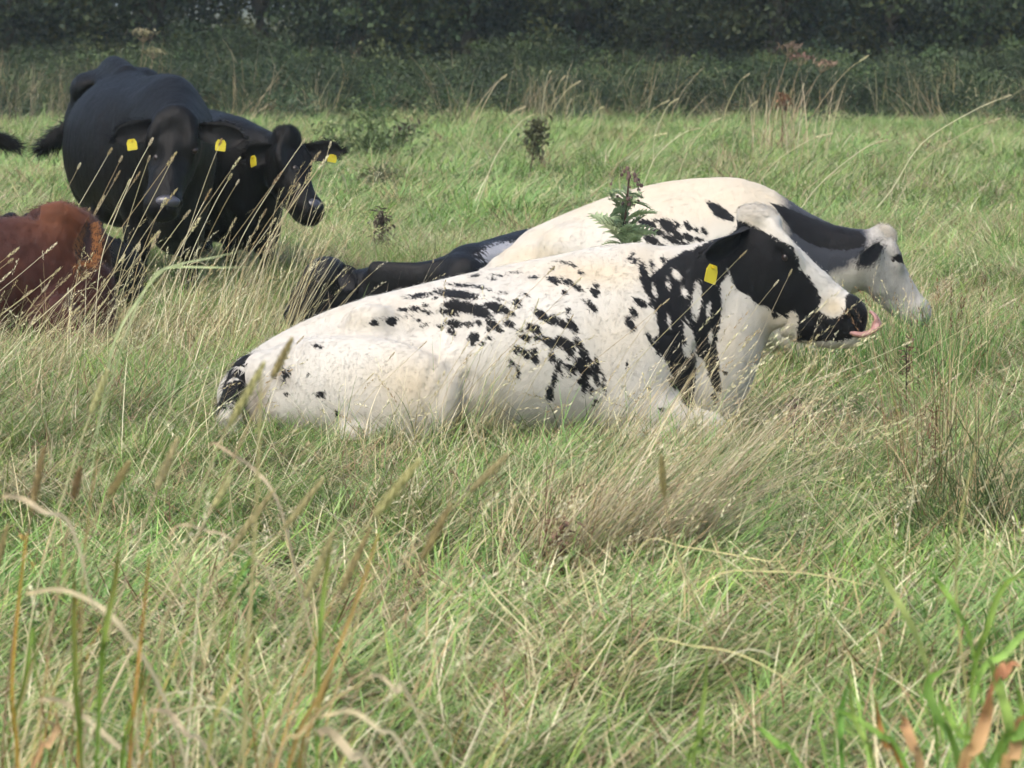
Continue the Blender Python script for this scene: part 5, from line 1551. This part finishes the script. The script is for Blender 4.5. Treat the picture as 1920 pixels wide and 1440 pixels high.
def build_thistle():
    D = 14.9
    top = px(1180, 330, D)
    base = np.array([top[0] - .02, D, float(ground_z(top[0], D)) - .02])
    t = thing("thistle", tuple(base), "spiny green thistle with a withered brown top between the two white cows", "thistle")
    H = top[2] - base[2]
    P = crom([(0, 0, 0), (-.01, 0, H * .4), (.0, 0, H * .75), (.02, 0, H)], 6)
    plant_mesh("stem", t, [rod(P, np.linspace(.007, .004, len(P)), srgb(92, 74, 62), 6)], M_LEAF)
    r = np.random.default_rng(5)
    def spiny(L, col):
        ax = [np.array([L * q, 0, L * (.28 * q - .42 * q * q)]) for q in np.linspace(0, 1, 9)]
        parts = [strip(ax, L * .16 * np.array([.5, 1, 1.2, 1.2, 1.1, 1, .8, .6, .1]), col)]
        for q in np.linspace(.15, .92, 7):
            i = q * 8; a = int(i); p = ax[a] + (ax[min(a + 1, 8)] - ax[a]) * (i - a)
            for s in (-1, 1):
                l2 = L * .30 * (1.05 - abs(q - .45)) 
                for da, zz in ((.5, .10), (1.15, -.03)):
                    e = p + l2 * np.array([math.cos(da) * .8, s * math.sin(da + .3), zz + .15])
                    parts.append(strip([p, (p + e) / 2 + np.array([0, 0, l2 * .08]), e], np.array([.5, .55, .04]) * l2 * .55, np.array(col) * r.uniform(.8, 1.2)))
        return merge(*parts)
    kinds = []
    for k in range(3):
        V, Fq, C = spiny(.16 + .02 * k, srgb(*((158, 176, 138), (142, 160, 122), (170, 184, 146))[k]))
        o = mesh_obj("leaf", V, Fq, M_LEAF, None, True, {"col": C}); SC.collection.objects.unlink(o)
        kinds.append(o)
    for k in range(40):
        f = .45 + .47 * k / 40
        o = kinds[k % 3].copy(); link(o, t)
        o.location = P[int(f * (len(P) - 1))]
        o.rotation_euler = (r.normal(0, .5), -r.uniform(-.3, 1.1), k * 2.4 + r.normal(0, .2))
        s = (1.05 - .35 * f) * r.uniform(.45, 1.15) * (1.15 if f < .8 else .8); o.scale = (s, s, s)
    parts = []
    for k in range(30):
        p = P[-1] + np.array([r.normal(0, .028), r.normal(0, .028), r.uniform(-.12, .03)])
        rr = r.uniform(.005, .009)
        v, f = sphere(p, (rr, rr, rr * 1.3), 6, 4)
        q = np.array([a if len(a) == 4 else (*a, a[-1]) for a in f if len(a) == 4])
        parts.append((v, q, np.tile(np.array(srgb(128, 108, 98)) * r.uniform(.7, 1.3), (len(v), 1))))
        parts.append(strip([p, p + r.normal(0, .02, 3) + np.array([0, 0, .015])], np.array([.006, .001]), srgb(120, 104, 92)))
    plant_mesh("withered_flowers", t, parts, M_LEAF)
build_thistle()

def weed(tip, base_y, depth, label, col, leafcol, n_leaf, size, spread, lean=0.0, name="weed", umbel=False, seed=0, group=None, cat="weed", bushy=False):
    """upright dead or leafy weed: stem, side branches, many little leaves or seeds"""
    r = np.random.default_rng(seed + 90)
    tp = px(*tip, depth)
    base = np.array([tp[0] - lean * tp[2], depth, float(ground_z(tp[0], depth)) - .03])
    t = thing(name, tuple(base), label, cat, group)
    e = tp - base
    P = crom([np.zeros(3), e * .5 + np.array([-.04 * lean, 0, .02]), e], 6)
    parts = [rod(P, np.linspace(size * .16, size * .07, len(P)), col, 5)]
    z0 = px(tip[0], base_y, depth)[2] - base[2]
    pts = []
    if umbel:
        for k in range(11):
            an = k * 2.4; q = spread * math.sqrt((k + .5) / 11)
            ee = P[-1] + np.array([math.cos(an) * q, math.sin(an) * q, spread * .35 * (1 - .6 * (q / spread) ** 2)])
            st_ = P[-1] - (P[-1] - P[-2]) * .8
            parts.append(rod(crom([st_, (st_ + ee) / 2 + np.array([0, 0, -.01]), ee], 2), np.linspace(size * .06, size * .03, 5), col, 4))
            pts += [ee + r.normal(0, size * .35, 3) * np.array([1, 1, .4]) for _ in range(n_leaf // 11)]
    elif bushy:
        for k in range(16):
            an = k * 2.4; q = spread * math.sqrt((k + .5) / 16)
            ee = np.array([math.cos(an) * q, math.sin(an) * q, e[2] * r.uniform(.5, 1.0) * (1 - .55 * (q / spread) ** 2)])
            parts.append(rod(crom([np.zeros(3), ee * .5 + np.array([0, 0, .08 * e[2]]), ee], 2), np.linspace(size * .08, size * .04, 5), col, 4))
            for _ in range(n_leaf // 16):
                w = r.uniform(0, 1) ** .6
                pts.append(ee * w + r.normal(0, spread * .12, 3) + np.array([0, 0, .04]))
    else:
        for k in range(12):
            f = max(.12, z0 / e[2]) + (1 - max(.12, z0 / e[2])) * k / 12
            p = P[min(int(f * (len(P) - 1)), len(P) - 1)]
            an = k * 2.4; l = spread * r.uniform(.5, 1.1) * (1.15 - f)  + spread * .15
            ee = p + np.array([math.cos(an) * l * .7, math.sin(an) * l * .7, l * r.uniform(.7, 1.5)])
            parts.append(rod(crom([p, (p + ee) / 2 + np.array([0, 0, -.1 * l]), ee], 2), np.linspace(size * .08, size * .04, 5), col, 4))
            for _ in range(n_leaf // 12):
                w = r.uniform(.25, 1.05)
                pts.append(p + (ee - p) * w + r.normal(0, size * .55, 3))
    plant_mesh("stem", t, parts, M_STALK)
    lp = []
    for p in pts:
        d = r.normal(0, 1, 3); d /= np.linalg.norm(d); s = size * r.uniform(.6, 1.3)
        lp.append(strip([p, p + d * s * .5, p + d * s], np.array([.3, .5, .05]) * s, np.clip(np.array(leafcol) * (1.0 if umbel else 1.6) * r.uniform(.7, 1.3), 0, 1)))
    o = plant_mesh("seeds" if umbel else "leaves", t, lp, M_LEAF); o["kind"] = "stuff"
    return t

def build_weeds():
    br, dk, gn = srgb(92, 78, 66), srgb(70, 62, 56), srgb(84, 104, 66)
    weed((716, 400), 470, 23.0, "withered dark dock stalk standing above the lying black cow", dk, srgb(84, 74, 66), 110, .04, .08, name="dock", seed=1, cat="dock")
    weed((772, 238), 285, 39, "dead brown dock leaning beside the green bush", dk, srgb(70, 58, 54), 110, .07, .13, lean=.6, name="dock", seed=2, cat="dock")
    weed((1016, 230), 300, 34, "bushy brown green weed in the meadow above the white cow's back", br, srgb(84, 86, 62), 240, .06, .17, lean=.25, name="dock", seed=3, cat="dock")
    weed((690, 192), 290, 37, "leafy green bush in the meadow beside the black cow's head", gn, srgb(84, 98, 62), 900, .065, .62, name="bush", seed=4, cat="bush", bushy=True)
    weed((712, 316), 345, 31.5, "low dark tuft in the meadow under the green bush", dk, srgb(74, 78, 54), 260, .05, .2, name="bush", seed=5, cat="bush", bushy=True)
    tan = srgb(150, 132, 104)
    weed((1482, 92), 140, 38, "tallest dried umbel stalk against the wood, tip bent", tan, srgb(126, 106, 92), 66, .045, .12, lean=.3, umbel=True, name="dried_umbel", seed=6, cat="umbel")
    weed((1502, 112), 140, 38.6, "dried umbel stalk with a reddish head beside the tallest one", tan, srgb(140, 112, 96), 66, .045, .13, lean=.25, umbel=True, name="dried_umbel", seed=7, cat="umbel")
    weed((1548, 124), 140, 38, "dried umbel stalk leaning farthest towards the pale cow's side", tan, srgb(142, 118, 100), 66, .045, .12, lean=.6, umbel=True, name="dried_umbel", seed=8, cat="umbel")
    weed((270, 66), 100, 44, "pale dried umbel rising behind the big black cow's hips", tan, srgb(150, 140, 112), 66, .05, .16, lean=.1, umbel=True, name="dried_umbel", seed=9, cat="umbel")
    weed((288, 100), 120, 44, "shorter pale umbel close behind the big black cow's hips", tan, srgb(150, 146, 112), 55, .05, .13, lean=.15, umbel=True, name="dried_umbel", seed=10, cat="umbel")
    weed((1467, 180), 200, 38, "rusty seeding sorrel among the dried umbels", srgb(120, 92, 66), srgb(110, 82, 58), 110, .05, .12, name="dock", seed=11, cat="dock")
    weed((1755, 760), 990, 11.6, "bare brown weed stem at the dark green tussock", srgb(96, 72, 52), srgb(104, 76, 56), 60, .018, .04, name="weed", seed=12, cat="weed")
    weed((1050, 990), 1090, 10.2, "withered brown weed in the middle foreground beside the swept straw", srgb(92, 66, 54), srgb(110, 86, 72), 90, .026, .06, name="weed", seed=13, cat="weed")
    weed((465, 1050), 1190, 9.2, "small feathery green weed in the near grass", srgb(86, 74, 54), srgb(86, 116, 62), 170, .02, .07, name="weed", seed=14, cat="weed")
    weed((1490, 745), 800, 13.0, "small dark seeding weed below the cow's chin", dk, srgb(90, 74, 66), 60, .02, .05, name="weed", seed=15, cat="weed")
    weed((1700, 640), 720, 14.0, "brown seeding weed under the pale grey muzzle", dk, srgb(104, 84, 70), 60, .02, .05, name="weed", seed=16, cat="weed")
build_weeds()

def leaf_part(name, root, depth, pts, width, col, tipcol=None, prof=(.55, .9, 1, 1, .95, .85, .6, .08)):
    """one broad grass leaf or stem of a plant, along photo points at its depth"""
    P = crom([px(*q[:2], depth) + np.array([0, (i % 2) * .02, 0]) for i, q in enumerate(pts)], 5)
    t = np.linspace(0, 1, len(P))
    wd = width * np.interp(t, np.linspace(0, 1, len(prof)), prof)
    c0, c1 = np.array(col), np.array(tipcol if tipcol is not None else col)
    rr = np.random.default_rng(int(abs(pts[0][0] * 7 + pts[0][1])))
    C = (c0[None] * (1 - t[:, None] ** 2) + c1[None] * t[:, None] ** 2) * (1 + .12 * rr.normal(0, 1, (len(t), 1)))
    V, Fq, CC = strip(P - np.array(root.location), wd, np.clip(C, 0, 1), up=(.2, -.8, .6), fold=.25)
    return mesh_obj(name, V, Fq, M_LEAF, root, True, {"col": CC})

def reed(label, depth, bits, name="reed_grass", cat="reed"):
    """one grass plant rooted in the near ground: its stems and leaves; each runs down to the root"""
    q = bits[0][1][0]
    b = px(q[0], q[1], depth)
    b = np.array([b[0], depth, float(ground_z(b[0], depth))])
    t = thing(name, tuple(b), label, cat)
    ymax = 11200 / depth
    for kind, pts, w, col, *tip in bits:
        pts = list(pts)
        if pts[0][1] > 1280 and kind != 'curl':
            dx = pts[0][0] - pts[1][0]; dy = max(20, pts[0][1] - pts[1][1])
            pts = [(pts[0][0] + .5 * dx / dy * (ymax - pts[0][1]), ymax)] + pts
        elif kind == 'leaf' and pts[0][1] <= 1280:
            pts = [(pts[0][0] + .9 * (pts[0][0] - pts[1][0]), pts[0][1] + 150)] + pts
        prof = (1, 1, .95, .9, .85, .8, .7, .5) if kind == 'stem' else (.2, .5, .8, 1, 1, .95, .7, .08)
        leaf_part('stem' if kind == 'stem' else 'leaf', t, depth, pts, w, col, tip[0] if tip else None, prof)
    return t

def build_leaves():
    pale, pt = srgb(196, 184, 152), srgb(180, 160, 120)
    gr, gt = srgb(112, 146, 58), srgb(130, 116, 64)
    reed("reed plant in the corner with a bleached leaf hooked over at mid height", 6.0, [
        ('stem', ((30, 1440), (22, 1300), (30, 1150), (50, 1000)), .006, srgb(176, 136, 60)), ('leaf', ((330, 1380), (230, 1180), (130, 1115), (60, 1112), (40, 1125)), .009, pale, pt),
        ('leaf', ((130, 990), (80, 960), (40, 940), (8, 932), (0, 945)), .010, pale, pt), ('leaf', ((60, 1180), (50, 1260), (30, 1330), (10, 1380)), .007, gr, gt)])
    reed("reed plant with one slim upright green blade beside the corner stems", 6.1, [
        ('stem', ((150, 1440), (152, 1200), (160, 1000), (185, 840)), .004, srgb(150, 128, 86)), ('leaf', ((150, 1440), (142, 1300), (136, 1150), (140, 1060)), .009, gr, gt),
        ('leaf', ((250, 1440), (220, 1400), (130, 1330), (85, 1312), (55, 1330)), .010, pale, pt), ('leaf', ((60, 1440), (90, 1400), (100, 1370), (80, 1350)), .012, srgb(190, 150, 110), pt)])
    reed("reed plant with a green blade turning brown above an orange stem", 5.8, [
        ('stem', ((240, 1440), (250, 1330), (262, 1200), (280, 1040)), .006, srgb(176, 140, 70)), ('leaf', ((185, 1300), (195, 1200), (212, 1100), (225, 1010)), .010, gr, gt),
        ('leaf', ((225, 1440), (240, 1370), (262, 1290), (270, 1240)), .008, gr, gt), ('leaf', ((400, 1440), (350, 1380), (320, 1345), (290, 1332), (272, 1338)), .009, pale, pt)])
    reed("tall straight buff reed stem crossing the near grass from the lower edge", 5.6, [
        ('stem', ((455, 1440), (462, 1250), (476, 1000), (490, 700)), .006, srgb(186, 178, 124)), ('leaf', ((385, 1440), (410, 1330), (450, 1250), (500, 1130)), .005, srgb(170, 160, 100)),
        ('leaf', ((420, 1160), (440, 1100), (470, 1050), (500, 1030)), .004, gr)])
    reed("leaning reed plant with a wide bleached leaf folded near the lower edge", 5.7, [
        ('stem', ((540, 1440), (600, 1300), (660, 1150), (710, 1000)), .008, srgb(166, 136, 84)), ('stem', ((560, 1440), (575, 1380), (600, 1320), (625, 1260)), .007, srgb(140, 116, 70)),
        ('leaf', ((700, 1470), (660, 1420), (620, 1380), (596, 1376), (600, 1390)), .016, pale, pt), ('leaf', ((770, 1440), (710, 1370), (660, 1340), (620, 1340), (590, 1352)), .009, pale, pt),
        ('leaf', ((595, 1300), (600, 1180), (610, 1080), (622, 1020)), .008, gr, gt), ('leaf', ((510, 1440), (560, 1380), (620, 1320), (700, 1270)), .006, srgb(196, 180, 130)),
        ('leaf', ((780, 1340), (745, 1300), (715, 1275), (695, 1268), (685, 1280)), .007, pale, pt)])
    reed("small bleached leaf hooked over beside the cow's tail in the blurred stalks", 6.6, [
        ('leaf', ((560, 1100), (520, 940), (470, 880), (430, 850), (400, 834), (392, 838)), .007, pale, pt), ('leaf', ((500, 1080), (430, 1010), (390, 1000), (350, 985), (325, 995), (318, 1015)), .006, pale, pt)])
    g1, g2, g3 = srgb(126, 160, 70), srgb(110, 150, 66), srgb(140, 170, 84)
    sg, bf, bt = srgb(176, 170, 110), srgb(206, 172, 120), srgb(188, 142, 96)
    reed("reed plant in the right corner with green leaves fanned like a hand", 6.5, [
        ('stem', ((1830, 1440), (1815, 1330), (1795, 1120), (1800, 980), (1830, 850)), .005, sg), ('leaf', ((1735, 1240), (1700, 1160), (1660, 1090), (1632, 1030)), .013, srgb(150, 158, 92)),
        ('leaf', ((1820, 1200), (1790, 1140), (1765, 1100), (1742, 1072)), .011, g1), ('leaf', ((1828, 1260), (1850, 1180), (1880, 1110), (1920, 1070)), .012, g1),
        ('leaf', ((1840, 1270), (1880, 1230), (1920, 1195), (1960, 1170)), .014, g3), ('leaf', ((1760, 1440), (1750, 1330), (1740, 1260), (1735, 1240)), .008, g2)])
    reed("reed plant at the right corner with wide green and withered buff leaves", 5.9, [
        ('leaf', ((1880, 1440), (1890, 1360), (1870, 1280), (1850, 1230)), .018, g3), ('leaf', ((1860, 1440), (1910, 1380), (1940, 1330), (1960, 1300)), .018, g2), ('leaf', ((1800, 1440), (1760, 1350), (1740, 1290), (1780, 1250)), .016, g2),
        ('leaf', ((1730, 1470), (1710, 1400), (1695, 1360), (1690, 1345)), .020, bf, bt), ('leaf', ((1800, 1470), (1830, 1400), (1850, 1350), (1860, 1300)), .024, bf, bt), ('leaf', ((1880, 1470), (1900, 1420), (1910, 1370), (1925, 1340)), .022, bf, bt),
        ('leaf', ((1860, 1300), (1880, 1270), (1900, 1250), (1915, 1252)), .012, bt), ('leaf', ((1850, 1440), (1800, 1380), (1770, 1330), (1755, 1300)), .012, g1), ('leaf', ((1900, 1440), (1930, 1390), (1915, 1320), (1900, 1280)), .014, g1)])
    reed("reed plant between the right corner and the lower middle, leaves spread low", 6.2, [
        ('leaf', ((1640, 1440), (1620, 1390), (1600, 1340), (1590, 1250)), .010, g3), ('leaf', ((1700, 1440), (1650, 1380), (1600, 1350), (1560, 1330)), .012, g1), ('leaf', ((1580, 1440), (1575, 1380), (1580, 1330), (1590, 1280)), .012, g2),
        ('leaf', ((1500, 1440), (1460, 1400), (1430, 1375), (1415, 1370)), .012, g1), ('leaf', ((1690, 1440), (1660, 1400), (1650, 1360), (1640, 1300)), .010, srgb(176, 134, 70))])
    reed("single pale green reed blade standing at the lower edge right of the middle", 6.4, [
        ('leaf', ((1300, 1440), (1310, 1370), (1322, 1300), (1325, 1220)), .009, g3), ('leaf', ((1290, 1440), (1300, 1400), (1330, 1370), (1345, 1350)), .006, g1)])
    yb = srgb(196, 184, 134)
    reed("green grass plant with two blades snapped over before the black cattle's legs", 8.2, [
        ('leaf', ((190, 760), (215, 640), (260, 560), (300, 512), (330, 503), (400, 502), (470, 502)), .006, srgb(176, 184, 136)), ('leaf', ((200, 740), (250, 590), (280, 530), (300, 508), (340, 496), (400, 483), (450, 472)), .005, srgb(170, 182, 136))], cat="grass plant", name="grass_plant")
    reed("long pale blade arching down across the near grass left of the corner reeds", 7.4, [('leaf', ((1205, 1212), (1300, 1212), (1380, 1228), (1460, 1265), (1560, 1340)), .004, yb)], cat="grass blade", name="grass_plant")
    reed("pale bent blade lying over the swept straw tussock", 9.0, [('leaf', ((1205, 1022), (1280, 1025), (1360, 1040), (1440, 1052), (1470, 1052)), .004, yb)], cat="grass blade", name="grass_plant")
    reed("pale blade lying flat between the swept straw and the dark green tussock", 8.5, [('leaf', ((1330, 1090), (1450, 1072), (1560, 1085), (1650, 1105)), .004, yb)], cat="grass blade", name="grass_plant")
build_leaves()

# ------------------------------------------------------------------ thin haze volume, added to stand in for lens veil over the wood
def build_haze():
    x0, x1, y0, y1, z0, z1 = -410, 410, -40, 910, -1.2, 13.5
    V = [(x, y, z) for z in (z0, z1) for x, y in ((x0, y0), (x1, y0), (x1, y1), (x0, y1))]
    Fc = [(0, 3, 2, 1), (4, 5, 6, 7), (0, 1, 5, 4), (1, 2, 6, 5), (2, 3, 7, 6), (3, 0, 4, 7)]
    mat = bpy.data.materials.new("haze")
    mat.use_nodes = True
    nt = mat.node_tree
    nt.nodes.clear()
    out = nt.nodes.new("ShaderNodeOutputMaterial")
    vol = nt.nodes.new("ShaderNodeVolumePrincipled")
    vol.inputs["Density"].default_value = 0.0010
    vol.inputs["Color"].default_value = (.82, .94, .88, 1)
    vol.inputs["Anisotropy"].default_value = 0.3
    nt.links.new(vol.outputs[0], out.inputs["Volume"])
    o = mesh_obj("haze", V, Fc, mat, None, False)
    tag(o, "thin pale haze in the air over the meadow", kind="stuff")
build_haze()
